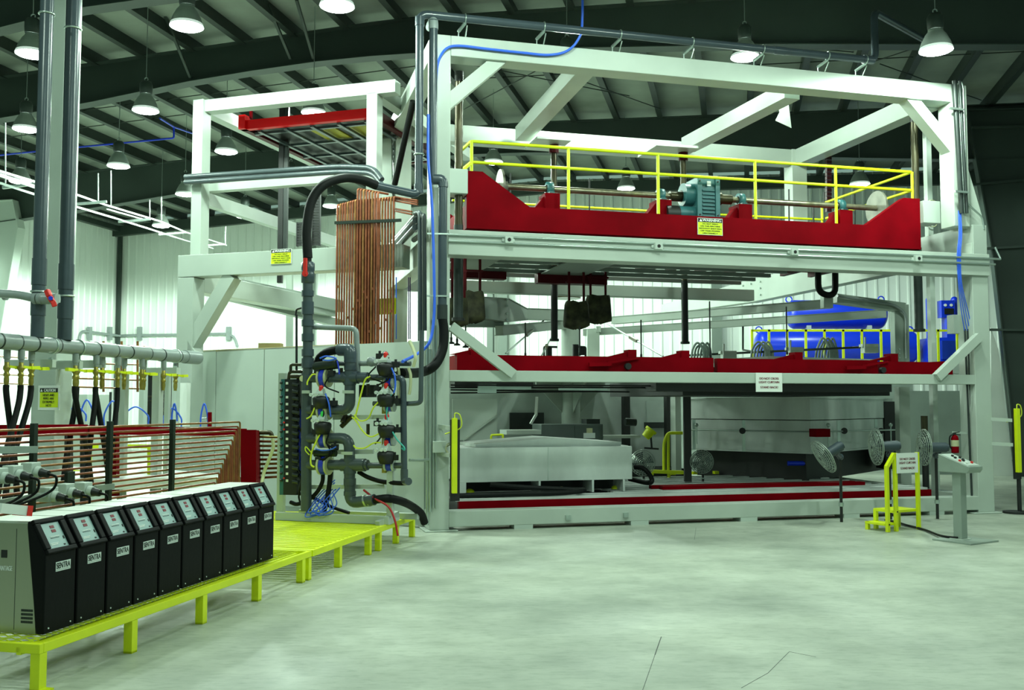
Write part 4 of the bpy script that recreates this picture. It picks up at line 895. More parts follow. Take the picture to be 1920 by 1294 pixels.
# conduits across the left station
b = MB()
for dy, vv in ((0, -.05), (10, -.1)):
    b.pipe([L.P(347, 332 + dy, .3), L.P(640, 312 + dy, .2), L.P(700, 315 + dy, .1), L.P(716, 337 + dy, .0)], .04, .25, 10)
ob('conduit_pair', b, 'rackpipe', label='pair of grey conduits crossing the left station with bent right ends', cat='pipe')
# ================================================================ yellow grating platforms (building axis)
B_ = BF
def platform(name, lab, u0, u1, v0, v1, z, legs, rim, zig):
    t = thing(name, B_.w(u1, v0, 0), lab, 'platform', 'yellow platforms')
    ob('rim', MB().box(B_, u0, u1, v0, v0 + .035, z - rim, z).box(B_, u1 - .035, u1, v0 + .035, v1, z - rim, z).box(B_, u0, u1 - .035, v1 - .035, v1, z - rim, z), 'yel', t, bevel=.004)
    b = MB()
    if zig:
        n = int((v1 - v0 - .08) / .05)
        for i in range(n):
            v = v0 + .05 + i * .05; m = int((u1 - u0) / .09); 
            pts = [B_.w(u0 + k * .09 / 2, v + (.014 if k % 2 else -.014), 0) for k in range(2 * m)]
            for p, q in zip(pts, pts[1:]):
                if (p - pts[-1]).length > 2.4: continue
                a_ = Vector((0, 0, z - .006)); c_ = Vector((0, 0, z)); w_ = Vector((0, .009, 0))
                b.hexa([p + a_, q + a_, q + a_ + w_, p + a_ + w_, p + c_, q + c_, q + c_ + w_, p + c_ + w_])
    else:
        n = int((v1 - v0 - .06) / .1)
        for i in range(n): b.box(B_, u0, u1 - .04, v0 + .05 + i * .1, v0 + .115 + i * .1, z - .018, z - .002)
    n = int((v1 - v0) / .3)
    ob('grating', b, 'yel', t)
    b = MB()
    for du in (.12, .75, 1.5, 2.2): b.box(B_, u1 - du - .03, u1 - du, v0, v1, z - rim - .01, z - .023)
    ob('joist', b, 'yel', t)
    for (lu, lv) in legs:
        ob('leg', MB().box(B_, lu - .06, lu, lv, lv + .06, 0, z - rim).box(B_, lu - .06, lu + (.05 if lv < 5.2 else .0), lv, lv + .06, 0, .012), 'yel', t)
    return t
UE = -3.80; zP = .262
leg1 = [(UE, 4.9), (UE, 6.02), (UE, 7.17), (UE, 8.36), (UE - 2.2, 4.9), (UE - 2.2, 8.36)]
leg1 = [(UE, BF.atu(px, py, UE)[1]) for px, py in ((73, 1285), (247, 1213), (380, 1160), (484, 1118), (567, 1083))]
platform('yellow_platform', 'bright yellow raised platform with expanded metal top, under the row of black heater units', UE - 2.3, UE, 4.84, 8.45, zP, leg1 + [(UE - 2.2, 8.2)], .055, True)
leg2 = [(UE, BF.atu(px, 1050, UE)[1]) for px in (579, 637, 693, 712, 745, 775)]
platform('yellow_platform', 'bright yellow raised platform with barred top, under the valve rack', UE - 2.3, UE, 8.48, 11.45, zP, [(u, v) for u, v in leg2 if v < 11.4] + [(UE - 2.2, 8.6), (UE - 2.2, 11.2)], .06, False)

# ================================================================ ten heater units
def heater():
    t = thing('heater_unit', (0, 0, 0), 'x', 'heater unit')
    Wf = W; w = .262                                   # local: x to the right (front), y along the row, z up, front at x=0
    sh = MB()
    pr = [(-.115, .0), (.0, .0), (.0, .455), (-.115, .635), (-.13, .635), (-.13, .60), (-.06, .0)]
    body = MB().prism([Vector((x, 0, z)) for x, z in [(-.42, 0), (-.055, 0), (-.115, .60), (-.115, .63), (-.42, .63)]], Vector((0, w, 0)))
    ob('steel_body', body, 'steel', t, local=True)
    ob('side_seam', MB().box(W, -.202, -.2, -.0015, 0, .02, .6), 'pvcd', t, local=True)
    b = MB()
    for r in range(4):
        for c in range(16): b.box(W, -.155 + c * .005, -.152 + c * .005, -.0015, 0, .06 + r * .022, .074 + r * .022)
    ob('vent_slots', b, 'pvcd', t, local=True)
    ob('top_lid', MB().box(W, -.43, -.118, -.004, w + .004, .63, .645), 'lid', t, local=True, bevel=.004)
    f = MB().prism([Vector((x, -.006, z)) for x, z in [(-.05, 0), (.0, 0), (.0, .455), (-.112, .645), (-.128, .645), (-.128, .61)]], Vector((0, w + .010, 0)))
    ob('front_shell', f, 'blackp', t, local=True, bevel=.008)
    # sloping bezel: a raised frame round the recessed panel
    p0 = Vector((.002, 0, .452)); p1 = Vector((-.112, 0, .645)); s = (p1 - p0).normalized(); n = Vector((s.z, 0, -s.x)); Ls = (p1 - p0).length
    def q(a, y, h): return p0 + s * (a * Ls) + Vector((0, y, 0)) + n * h
    b = MB()
    for (a0, a1, y0, y1) in ((0, .13, 0, w), (.87, 1, 0, w), (.13, .87, 0, .045), (.13, .87, w - .045, w)):
        b.hexa([q(a0, y0, -.004), q(a0, y1, -.004), q(a1, y1, -.004), q(a1, y0, -.004), q(a0, y0, .02), q(a0, y1, .02), q(a1, y1, .02), q(a1, y0, .02)])
    ob('bezel', b, 'blackp', t, local=True, bevel=.006)
    cp = ob('control_panel', MB().hexa([q(.14, .047, .0), q(.14, w - .047, .0), q(.86, w - .047, .0), q(.86, .047, .0), q(.14, .047, .004), q(.14, w - .047, .004), q(.86, w - .047, .004), q(.86, .047, .004)]), 'panel', t, local=True)
    def pad(a0, a1, y0, y1, m, nm): return ob(nm, MB().hexa([q(a0, y0, .0035), q(a0, y1, .0035), q(a1, y1, .0035), q(a1, y0, .0035), q(a0, y0, .0065), q(a0, y1, .0065), q(a1, y1, .0065), q(a1, y0, .0065)]), m, cp, local=True)
    pad(.70, .78, .125, .16, 'led', 'red_display'); pad(.58, .66, .125, .16, 'led', 'red_display')
    pad(.36, .44, .195, .205, 'ink', 'switch'); pad(.18, .22, .175, .19, 'ink', 'switch')
    pad(.46, .475, .09, .17, 'white', 'print_line'); pad(.42, .43, .09, .165, 'ink', 'print_line'); pad(.27, .285, .07, .14, 'white', 'print_line'); pad(.23, .25, .07, .13, 'white', 'print_line')
    b = MB()
    b.box(W, .0, .003, .085, .215, .345, .40)
    lb = ob('name_label', b, 'silver', t, local=True)
    tx = MB(); text(tx, 'SENTRA', Vector((.0032, .15, .377)), (0, 1, 0), (0, 0, 1), .118, .034, .0006, .0012)
    for k in range(4): tx.box(W, .003, .0036, .087, .128, .364 + k * .0075, .3655 + k * .0075)
    tx.box(W, .003, .0036, .088, .212, .352, .3535)
    ob('label_lettering', tx, 'ink', lb, local=True)
    for y in (.035, w - .035): ob('screw', MB().cyl(Vector((0, y, .03)), Vector((.004, y, .03)), .005, 8), 'silver', t, local=True)
    ob('caster_block', MB().box(W, -.4, -.05, .02, w - .02, -.0, .004), 'black', t, local=True)
    return t
HP = heater(); names = ['first', 'second', 'third', 'fourth', 'fifth', 'sixth', 'seventh', 'eighth', 'ninth', 'tenth']
for i in range(10):
    o = HP if i == 0 else copy_tree(HP)
    o.location = B_.w(-3.90, 5.0 + i * .291, zP + .012); o.rotation_euler = (0, 0, BF.rz)
    o['label'] = ('black-fronted heater unit, nearest the camera, its stainless side showing' if i == 0 else 'black-fronted heater unit, farthest in the row, next to the valve rack' if i == 9 else 'black-fronted heater unit, %s in the row counted from the nearest' % names[i]); o['group'] = 'heater units on the yellow platform'
for ch in HP.children:
    if ch.name.startswith('steel_body'):
        me = bpy.data.meshes.new('side_lettering')
        def loc_(p): q = p - B_.w(-3.90, 5.0, zP + .012); return Vector((q.dot(B_.u), q.dot(B_.v), q.z))
        bb = MB(); text(bb, 'ADVANTAGE', Vector((-.288, -.001, .37)), (1, 0, 0), (0, 0, 1), .13, .028, .0008, .0014); ob('side_lettering', bb, 'white', ch, local=True)
        bb = MB().box(W, -.30, -.262, -.003, 0, .43, .475); ob('socket_recess', bb, 'ink', ch, local=True)

# ================================================================ building column with pipes, caution sign, left header
uc0, uc1 = BF.U(58, 10.0), BF.U(103, 10.0)
col = thing('building_column', B_.w((uc0 + uc1) / 2, 10.1, 0), 'tall light grey square steel column behind the left valve header', 'column')
ob('shaft', MB().box(B_, uc0, uc1, 10.0, 10.3, 0.02, 8.6), 'paint', col, bevel=.01); ob('base_plate', MB().box(B_, uc0 - .08, uc1 + .08, 9.92, 10.38, 0, .02), 'paint2', col)
ob('bracket_arm', MB().box(B_, uc0 + .1, -7.15, 10.02, 10.1, 2.02, 2.11), 'paint', col)
s = ob('caution_sign', PB(MB(), B_, 72, 111, 723, 769, 9.99, .008), 'white', col)
sg = ob('sign_header', PB(MB(), B_, 75, 108, 728, 736, 9.986, .004), 'ink', s); ob('sign_panel', PB(MB(), B_, 75, 108, 736, 764, 9.986, .004), 'signy', s)
b = MB()
def ltr(b, fr, s_, x, y, v, w, h, bold=.0012):
    u, _, z = fr.atv(x, y, v); text(b, s_, fr.w(u, v, z), fr.u, (0, 0, 1), w, h, .001, bold)
ltr(b, B_, 'CAUTION', 93.5, 732, 9.984, .155, .034, .002)
u, _, z = B_.atv(78, 732, 9.984); b.add([B_.w(u - .016, 9.983, z - .016), B_.w(u + .016, 9.983, z - .016), B_.w(u, 9.983, z + .018)], [(0, 1, 2)])
ob('sign_title', b, 'white', s)
b = MB(); ltr(b, B_, 'HOSES AND', 91, 741, 9.984, .15, .028); ltr(b, B_, 'PIPES ARE', 91, 747.5, 9.984, .14, .028); ltr(b, B_, 'EXTREMELY', 91, 754, 9.984, .155, .028); ltr(b, B_, 'HOT!', 91, 760.5, 9.984, .07, .028)
ob('sign_lettering', b, 'ink', s)
UH = -7.1; ZH = 2.225
hd = thing('valve_header', B_.w(UH, 8, ZH - .1), 'horizontal grey plastic header pipe with a row of brass hose valves, at the left', 'pipe')
vH = lambda px: BF.atu(px, 700, UH)[1]
ob('header_pipe', MB().cyl(B_.w(UH, vH(-25), ZH), B_.w(UH, vH(366), ZH), .078, 24), 'pvcl', hd)
ob('end_cap', MB().cyl(B_.w(UH, vH(345), ZH), B_.w(UH, vH(370), ZH), .088, 24), 'pvcl', hd)
for px in (-5, 30, 62, 104, 178, 212, 240, 275, 301, 332):
    v = vH(px); ob('joint_ring', MB().cyl(B_.w(UH, v - .008, ZH), B_.w(UH, v + .008, ZH), .084, 24), 'pvcd', hd)
for pa, pb in ((-5, 30), (62, 104), (178, 212), (240, 275), (301, 332)):
    ob('tee_body', MB().cyl(B_.w(UH, vH(pa), ZH), B_.w(UH, vH(pb), ZH), .083, 24), 'pvcl', hd)
for px in (95, 146, 328): 
    v = vH(px); ob('strap', MB().torus(B_.w(UH, v, ZH), .086, .009, B_.v, 22, 6).box(B_, UH - .02, UH + .02, v - .02, v + .02, ZH - .21, ZH - .13), 'zinc', hd)
    ob('cross_arm', MB().box(B_, UH - .5, UH + .04, v - .03, v + .03, ZH - .235, ZH - .15), 'paint', hd)
ob('support_leg', MB().box(B_, UH - .3, UH - .22, vH(265), vH(265) + .08, 0, ZH - .23).box(B_, UH - .1, UH - .04, vH(322), vH(322) + .06, 0, ZH - .23), 'paint', hd)
ob('support_leg', MB().box(B_, UH - .1, UH - .0, vH(299), vH(299) + .1, 0, ZH - .23), 'paint', hd)
vx = [-14, 22, 36, 68, 138, 153, 177, 200, 218, 241, 263, 278, 304, 337]
hz = {}
for i, px in enumerate(vx):
    v = vH(px); du = -.06 if i % 2 else .02; u = UH + du
    z0 = ZH - .07
    ob('outlet', MB().cyl(B_.w(u, v, z0), B_.w(u, v, z0 - .1), .034, 14).cyl(B_.w(u, v, z0 - .08), B_.w(u, v, z0 - .13), .026, 12), 'pvcl', hd)
    bd = ob('brass_valve', MB().lathe([(.018, 0), (.024, -.01), (.024, -.04), (.034, -.055), (.036, -.08), (.024, -.1), (.022, -.12), (.03, -.125), (.03, -.15), (.022, -.155), (.026, -.18), (.026, -.21), (.02, -.24), (.02, -.26)], B_.w(u, v, z0 - .12), n=12), 'brass', hd)
    sg_ = 1 if i not in (0, 4) else -1
    ob('lever', MB().beam(B_.w(u + .02, v, z0 - .175), B_.w(u + .04, v + .11 * sg_, z0 - .185), .03, .024).beam(B_.w(u + .04, v + .09 * sg_, z0 - .183), B_.w(u + .045, v + .2 * sg_, z0 - .178), .042, .034), 'yel', bd)
    hz[px] = (u, v, z0 - .38)
def hoseobj(px, pts, lab):
    u, v, z = hz[px]; k = pts[-1]; ps = [B_.w(u, v, z + .02), B_.w(u, v, z - .04)] + [B_.w(u + k[0] * f, v + k[1] * g, z - dz) for f, g, dz in ((.2, .1, .18), (.5, .45, .5), (.8, .8, .85), (1, 1, 1.2))]
    ob('hot_water_hose', MB().curve(ps, .03, 10), 'rubber', label=lab, cat='hose', group='black hoses under the valve header')
hoseobj(22, [(.0, -.02, .2), (.05, .05, .6), (.05, .15, 1.2)], 'black hose hanging from the valve header, second from the left edge, ends crossing its neighbour')
hoseobj(36, [(.0, -.02, .2), (.05, -.28, .6), (.05, -.35, 1.2)], 'black hose slanting left from the valve header, just left of the caution sign column')
hoseobj(68, [(.0, -.06, .2), (.05, -.3, .6), (.05, -.4, 1.2)], 'black hose slanting left in front of the column, beside the caution sign')
hoseobj(138, [(.0, .0, .2), (.05, .14, .6), (.05, .28, 1.2)], 'black hose right of the caution sign, sloping right as it drops')
hoseobj(153, [(.0, -.02, .2), (.05, -.2, .6), (.05, -.26, 1.2)], 'black hose right of the caution sign, sloping left and crossing behind')
hoseobj(177, [(.0, .0, .2), (.05, -.13, .6), (.05, -.2, 1.2)], 'black hose of the narrow inverted V pair, left leg')
hoseobj(177, [(.06, .0, .2), (.1, .09, .6), (.1, .16, 1.2)], 'black hose of the narrow inverted V pair, right leg')
hoseobj(218, [(.0, -.01, .2), (.05, -.14, .6), (.05, -.2, 1.2)], 'black hose farthest right under the valve header, leaning left')
# risers above the header
for px, y0, lab, r in ((68, 560, 'thick blue-grey riser pipe left of the pale column edge, going up to the roof', .068), (119, 560, 'thick blue-grey riser pipe right of the pale column edge, going up to the roof', .077)):
    v = vH(px); zr_ = 8.55; sx = .0
    t = thing('riser_pipe', B_.w(UH, v, ZH), lab, 'pipe', 'blue-grey riser pipes')
    ob('pipe', MB().cyl(B_.w(UH, v, ZH + .07), B_.w(UH, v, zr_), r, 24), 'pvc', t)
    for za, zb_ in ((ZH + .3, ZH + .5), (ZH + .62, ZH + .9)): ob('coupling', MB().cyl(B_.w(UH, v, za), B_.w(UH, v, zb_), r * 1.1, 24), 'pvc', t)
    for zc in (ZH + .55, 5.75): ob('pipe_clamp', MB().torus(B_.w(UH, v, zc), r + .006, .012, (0, 0, 1), 24, 6), 'zinc', t)
p = D(108, 560, 10.6)
t = thing('branch_valve', D(60, 556, 10.3), 'grey branch pipe with a red-handled valve, entering the right riser pipe', 'valve')
ob('branch_pipe', MB().pipe([D(-30, 549, 10.0), D(35, 552, 10.1), D(66, 560, 10.15), D(112, 560, 10.2)], .045, .12, 14), 'pvcl', t)
for x in (10, 66, 74, 104): ob('collar', MB().cyl(D(x - 3, 553 + (x > 50) * 7, 10.12), D(x + 3, 553 + (x > 50) * 7, 10.12), .057, 16), 'pvcl', t)
ob('valve_body', MB().cyl(D(76, 560, 10.15), D(100, 560, 10.18), .06, 18), 'pvcl', t)
hn = ob('red_handle', MB().beam(D(88, 544, 10.05), D(93, 556, 10.04), .05, .05).beam(D(93, 556, 10.04), D(99, 566, 10.04), .05, .05).beam(D(99, 565, 10.04), D(103, 575, 10.05), .055, .05), 'redb', t, bevel=.008)
ob('handle_cap', MB().cyl(D(95, 559, 10.02), D(95, 559, 10.0), .022, 12), 'bluev', hn)

# ================================================================ horizontal copper tube rack
UR_ = -5.04
cr = thing('copper_tube_rack', B_.w(UR_, 6, 0), 'rack of many horizontal copper tubes on dark green uprights, behind the heater units', 'tube rack')
for i in range(14):
    z = 1.415 - i * .0455; vE = BF.atu(450 - i * 3.4, 800, UR_)[1]
    ob('copper_tube', MB().pipe([B_.w(UR_, 5.2, z), B_.w(UR_, vE, z), B_.w(UR_, vE, .5)], .0095, .03, 10), 'copper' if i % 3 else 'copperl', cr)
for px in (57, 200, 318, -40):
    v = BF.atu(px, 800, UR_)[1]; ob('upright', MB().box(B_, UR_ + .012, UR_ + .05, v - .02, v + .02, .0, 1.46), 'strutg', cr)
ob('clamp_block', PB(MB(), MF, 0, 0, 0, 0, 0, 0) if 0 else MB().box(B_, UR_ + .012, UR_ + .04, BF.atu(118, 900, UR_)[1], BF.atu(132, 900, UR_)[1], .85, 1.08), 'strutg', cr)
ob('slotted_channel', MB().beam(BF.Q(-20, 844, -4.96), BF.Q(68, 843, -4.96), .03, .05), 'zinc', label='short slotted zinc channel across the copper tubes at the left edge', cat='channel')
ob('slotted_channel', MB().beam(BF.Q(178, 916, -4.96), BF.Q(212, 912, -4.96), .03, .045), 'zinc', label='short slotted zinc channel near the second dark upright, low on the rack', cat='channel')
ob('cable_rail', MB().beam(BF.Q(-20, 945, -4.85), BF.Q(95, 926, -4.85), .03, .035), 'zinc', label='pale rail below the upper row of plug sockets', cat='channel')
ob('white_case', MB().box(B_, -4.95, -4.7, 4.9, 5.35, .965, 1.02).box(B_, -4.95, -4.72, 5.351, 5.39, .965, 1.02) if 0 else MB().beam(D(-10, 952, 5.6), D(40, 957, 5.75), .12, .055), 'white', label='white flat case with a red end behind the heater units', cat='case')
ob('red_end_cap', MB().beam(D(38, 957, 5.74), D(47, 957.5, 5.77), .125, .06), 'redb', label='small red cap on the end of the white flat case', cat='cap')
sock = [(6, 893, 1), (34, 888, 1), (68, 882, 1), (101, 928, 1), (132, 921, 1), (166, 918, 1)]
for i, (x, y, _) in enumerate(sock):
    c = BF.Q(x, y, -4.82); u, v, z = BF.loc(c)
    t = thing('plug_socket', c, ('upper row', 'lower row')[i // 3] + ' grey socket box with a black plug, ' + ('left', 'middle', 'right')[i % 3] + ' one of three', 'socket', 'grey plug sockets')
    ob('box', MB().box(B_, u - .09, u, v - .05, v + .05, z - .05, z + .055), 'paint2', t, bevel=.006)
    ob('collar', MB().cyl(B_.w(u, v, z - .01), B_.w(u + .04, v, z - .015), .04, 16), 'paint2', t)
    ob('plug', MB().cyl(B_.w(u + .035, v, z - .015), B_.w(u + .1, v, z - .025), .032, 14, r2=.026), 'black', t)
    cb = [B_.w(u + .1, v, z - .025), B_.w(u + .14, v + .03, z - .05), B_.w(u + .12, v + .03, z - .13), B_.w(u + .05, v - .05, z - .19), B_.w(u - .02, v - .25, z - .24)]
    ob('power_lead', MB().curve(cb, .0095, 7), 'rubber', t)

# stuff seen behind the rack on the left
t = thing('left_forming_table', D(470, 905, 12.2), 'dark red machine table of the left station with a tall red end post', 'machine table')
ob('end_post', MB().hexa([D(452, 925, 12.3), D(480, 925, 12.2), D(490, 921, 12.9), D(462, 921, 13), D(450, 806, 12.3), D(480, 806, 12.2), D(487, 808, 12.9), D(462, 808, 13)]), 'red', t)
p0 = D(-30, 812, 9.6); p1 = D(455, 812, 12.6)
ob('long_beam', MB().beam(D(-30, 808, 10.2), D(160, 806, 10.9), .15, .12), 'red', t); ob('long_beam', MB().beam(D(160, 806, 11.0), D(455, 811, 13.0), .15, .1), 'red', t)
ob('upright', MB().beam(D(213, 815, 11.6), D(213, 930, 11.6), .1, .1, side=(1, 0, 0)), 'red', t)
ob('table_deck', MB().prism([D(-30, 925, 10.2), D(455, 912, 12.6), D(455, 912, 12.6) + Vector((-1.2, 1.2, 0)), D(-30, 925, 10.2) + Vector((-1.5, 3, 0))], Vector((0, 0, .12))), 'alum', t)
for x in (129, 158, 20): ob('dark_upright', MB().beam(D(x, 815, 11.4), D(x, 950, 11.4), .07, .07, side=(1, 0, 0)), 'black', t)
b = MB()
for x0, x1, y in ((126, 150, 885), (160, 184, 837), (218, 286, 837)): b.beam(D(x0, y, 12.5), D(x1, y, 12.6), .04, .05)
for x in (131, 167, 227, 281): b.beam(D(x, 838, 12.55), D(x, 905, 12.55), .05, .05, side=(1, 0, 0))
ob('guard_railing', b, 'yel', label='yellow guard frame glimpsed between the copper tubes', cat='guard rail')
t = thing('left_cabinet', D(150, 900, 14.5), 'grey metal cabinet behind the copper rack at the left', 'cabinet')
ob('case', PB(MB(), BF, 124, 158, 740, 960, 13.2, .6), 'paint2', t)
ob('door_line', PB(MB(), BF, 205, 206.5, 735, 815, 13.5, .02), 'pvcd', t)
b = MB()
for (x0, y0, x1, y1) in ((-10, 668, 50, 671), (-10, 702, 54, 704), (-10, 718, 54, 721), (122, 681, 262, 684), (122, 709, 290, 714), (122, 725, 292, 730), (270, 650, 305, 655)):
    b.cyl(D(x0, y0, 13.5), D(x1, y1, 15.0), .012, 8)
for x in (194, 228, 258): b.cyl(D(x, 640, 14.2), D(x, 735, 14.2), .018, 8)
ob('wall_tubing', b, 'copperl', label='thin brown copper lines running across behind the valve header', cat='tubing', kind='stuff')
wq = lambda x, y: BF.Q(x, y, -21.36) if x < 230 else BF.P(x, y, 30.86)
b = MB().pipe([wq(148, 650), wq(150, 620), wq(225, 630), wq(236, 629), wq(330, 628), wq(425, 626), wq(440, 632), wq(445, 650)], .045, .4, 8)
for x in (168, 206, 262, 429): b.beam(wq(x, 613), wq(x, 638), .16, .1, side=BF.v if x < 230 else BF.u)
ob('air_main', b, 'pvcl', label='grey pipe on stub brackets running along the white wall above the header', cat='pipe')
for i, (x0, x1, yt, yb) in enumerate(((125, 161, 762, 790), (150, 176, 750, 800), (195, 228, 752, 800), (231, 278, 763, 795), (305, 340, 766, 800), (376, 390, 757, 800), (322, 332, 757, 790))):
    d = 12.8 if i != 5 else 12.9
    ob('blue_air_hose', MB().curve([D(x0, yb, d), D(x0 + 1, (yt + yb) / 2, d), D((x0 + x1) / 2, yt, d), D(x1 - 1, (yt + yb) / 2, d), D(x1, yb, d)], .011, 6), 'blueh', label='thin blue air hose loop above the copper rack, %s from the left' % names[i], cat='hose', group='thin blue air hose loops')
t = thing('hose_bracket', D(392, 800, 12.9), 'small dark red bracket with a fitting against the grey enclosure wall', 'bracket')
ob('bracket_plate', MB().beam(D(393.5, 800, 12.9), D(393.5, 773, 12.9), .04, .05, side=(1, 0, 0)), 'red', t); ob('fitting', MB().cyl(D(379, 786, 12.8), D(388, 785, 12.8), .02, 10), 'zinc', t)
t = thing('wall_valve_cabinet', D(300, 730, 14), 'open grey cabinet with dark pipework inside, behind the header supports', 'cabinet')
ob('frame', PB(PB(MB(), BF, 262, 268, 690, 800, 12.6, .1), BF, 323, 329, 690, 800, 12.6, .1), 'paint2', t)
ob('dark_interior', PB(MB(), BF, 269, 322, 697, 800, 13.2, .1), 'black', t); ob('backboard', PB(MB(), BF, 330, 349, 718, 800, 13.0, .1), 'white', t)
b = MB().pipe([BF.P(273, 790, 13.0), BF.P(273, 744, 13.0), BF.P(292, 744, 13.0)], .012, n=6).pipe([BF.P(278, 790, 13.0), BF.P(278, 752, 13.0), BF.P(292, 752, 13.0)], .012, n=6)
for y in (705, 720, 735, 750, 768): b.ball(BF.P(312, y, 13.1), .05, 8)
ob('pipework', b, 'greasy', t); ob('blue_canister', MB().cyl(BF.P(312, 795, 13.0), BF.P(312, 782, 13.0), .11, 14), 'bluep', t)
t = thing('left_tube_rack', D(505, 900, 12.6), 'short stack of dull yellowish tubes between the red end post and the terminal column', 'tube rack')
for i in range(10): ob('tube', MB().cyl(D(480, 819 + i * 8.6, 12.9), D(530, 820 + i * 8.2, 12.4), .016, 8), 'copperl' if i % 2 else 'brass', t)
ob('end_elbow', MB().pipe([D(484, 811, 12.8), D(508, 811, 12.8), D(510, 820, 12.8)], .03, .05, 8), 'greasy', t)
ob('cream_hose', MB().curve([D(511, 822, 12.2), D(512, 840, 12.2), D(503, 865, 12.2), D(494, 890, 12.2), D(489, 930, 12.1), D(487, 1000, 12.1)], .022, 8), 'cream', label='cream hose curving down in front of the short tube stack', cat='hose')
# ================================================================ upright copper tube bank
tv = -.22
cb = thing('copper_tube_bank', LF.P(686, 640, tv), 'tall bank of upright copper tubes in front of the left station beam', 'tube bank')
tubes = [(633 + i * 4.75, 384 - i * 1.3) for i in range(8)] + [(671 + i * 5.4, 354 + i * .9) for i in range(8)] + [(668 + i * 5.2, 377 - i * .7) for i in range(8)] + [(712 + i * 5.3, 372 - i * .6) for i in range(6)]
for i, (x, y) in enumerate(tubes):
    vv = tv + (.06 if 16 <= i < 24 else 0); p = LF.P(x, y, vv); u, v, z = LF.loc(p)
    ob('copper_tube', MB().pipe([LF.w(u, v, zw - .02), LF.w(u, v, z), LF.w(u + .08, v + .16, z + .0)], .0155, .03, 8), 'copper' if i % 3 != 1 else 'copperl', cb)
b = MB()
for i in range(0, 30, 2):
    x, y = tubes[i]; p = LF.P(x, 540 + (i * 37) % 90, tv); b.cyl(p, p + Vector((0, 0, .035)), .018, 8)
ob('coupling', b, 'copper', cb, kind='stuff')
ob('clamp_rail', MB().beam(LF.P(628, 418, tv - .03), LF.P(752, 413, tv - .03), .03, .04), 'strutg', cb)
ob('yellow_tag', PB(MB(), LF, 706, 742, 560, 590, .6, .02), 'yel', cb)
for x, m in ((743, 'blueh'), (766, 'purpleh'), (769, 'purpleh')):
    ob('hanging_lead', MB().cyl(D(x, 520, 14.6), D(x, 636, 14.6), .009, 6), m, label={743: 'thin blue lead hanging right of the copper tube bank', 766: 'left one of two purple leads hanging near the grey post', 769: 'right one of two purple leads hanging near the grey post'}[x], cat='lead')
ob('copper_run', MB().prism([D(741, 388, 13.6), D(775, 392, 13.2), D(770, 404, 13.0), D(741, 398, 13.4)], Vector((0, .02, .02))) if 0 else MB().cyl(D(741, 370, 13.6), D(783, 376, 13.1), .013, 8).cyl(D(741, 373, 13.6), D(783, 380, 13.1), .013, 8).cyl(D(741, 377, 13.5), D(783, 384, 13.0), .013, 8).cyl(D(742, 392, 13.5), D(772, 397, 13.1), .013, 8).cyl(D(742, 396, 13.5), D(772, 402, 13.1), .013, 8), 'copper', cb)
# ================================================================ valve rack
R = RF
vr_ = thing('valve_rack', R.w(0, 0, zP), 'crowded rack of dark grey pipes, blue valves and cables beside the machine', 'valve rack')
RO = lambda n, b, m='rackpipe', par=None, **k: ob(n, b, m, par or vr_, **k)
rp = lambda x, y, v=0.0: R.P(x, y, v)
RO('frame_post', PB(MB(), R, 522, 530, 700, 970, .12, .06), 'paint'); RO('frame_post', PB(MB(), R, 725, 735, 884, 968, .0, .06), 'paint')
RO('base_beam', MB().box(R, -.05, 1.38, -.03, .04, zP, zP + .09).box(R, -.05, 1.5, .5, .57, zP, zP + .07), 'paint', bevel=.004)
RO('foot_brace', MB().beam(rp(708, 986, -.1) * 1, rp(745, 966, .25), .06, .1), 'paint')
for y, x0, x1, v in ((848, 562, 700, .1), (913, 568, 722, .1), (783, 625, 722, .12)): RO('cross_rail', MB().beam(rp(x0, y, v), rp(x1, y - 1, v), .04, .05), 'paint')
# terminal column
tc_ = RO('terminal_block_column', PB(MB(), R, 534, 556, 711, 928, .02, .08), 'black')
ob('teal_edge_strip', PB(MB(), R, 527, 533.5, 711, 928, .03, .07), 'teal', tc_)
for k in range(15):
    ob('white_terminal', PB(MB(), R, 535.8, 540, 716.5 + k * 13.05, 721 + k * 13.05, .008, .012), 'white', tc_)
b = MB()
for k in range(15): b.cyl(rp(529, 718 + k * 13.05, .02), rp(525.5, 718 + k * 13.05, .02), .015, 8); b.cyl(rp(549, 720 + k * 13.05, .0), rp(560, 722 + k * 13.05, .0), .024, 8)
ob('terminal_knob', b, 'pvcd', tc_, kind='stuff')
for k in (6, 7, 14): ob('red_button', MB().ball(rp(532.5, 714 + k * 13.05, .0), .012, 8), 'redb', tc_)
# main pipes
r1 = .063
RO('main_pipe', MB().cyl(rp(577, 528), rp(577, 706), r1 * .92, 20).cyl(rp(575, 700), rp(574, 958), r1 * .98, 20), 'rackpipe')
for y0, y1 in ((545, 556), (566, 590), (600, 612), (626, 640), (655, 668), (672, 690)): RO('coupling', MB().cyl(rp(577, y0), rp(577, y1), r1 * 1.13, 20), 'pvc')
mv = RO('ball_valve', MB().lathe([(.05, 0), (.075, .01), (.078, .12), (.07, .14), (.078, .16), (.078, .24), (.05, .26)], rp(577, 532), n=20), 'pvc')
ob('red_lever', MB().beam(rp(572, 516, -.1), rp(572.5, 484, -.1), .03, .045).cyl(rp(572, 513, -.08), rp(572, 513, -.11), .035, 14), 'redb', mv, bevel=.006)
RO('hose_barb', MB().cyl(rp(577, 480), rp(577, 497), .045, 16), 'rubber')
RO('main_pipe', MB().pipe([rp(638, 656, .05), rp(657, 656), rp(656, 769), rp(578, 769)], r1, .11, 18), 'rackpipe')
RO('elbow', MB().pipe([rp(637, 656, .05), rp(656.5, 656), rp(656.5, 672)], r1 * 1.15, .09, 20), 'pvc')
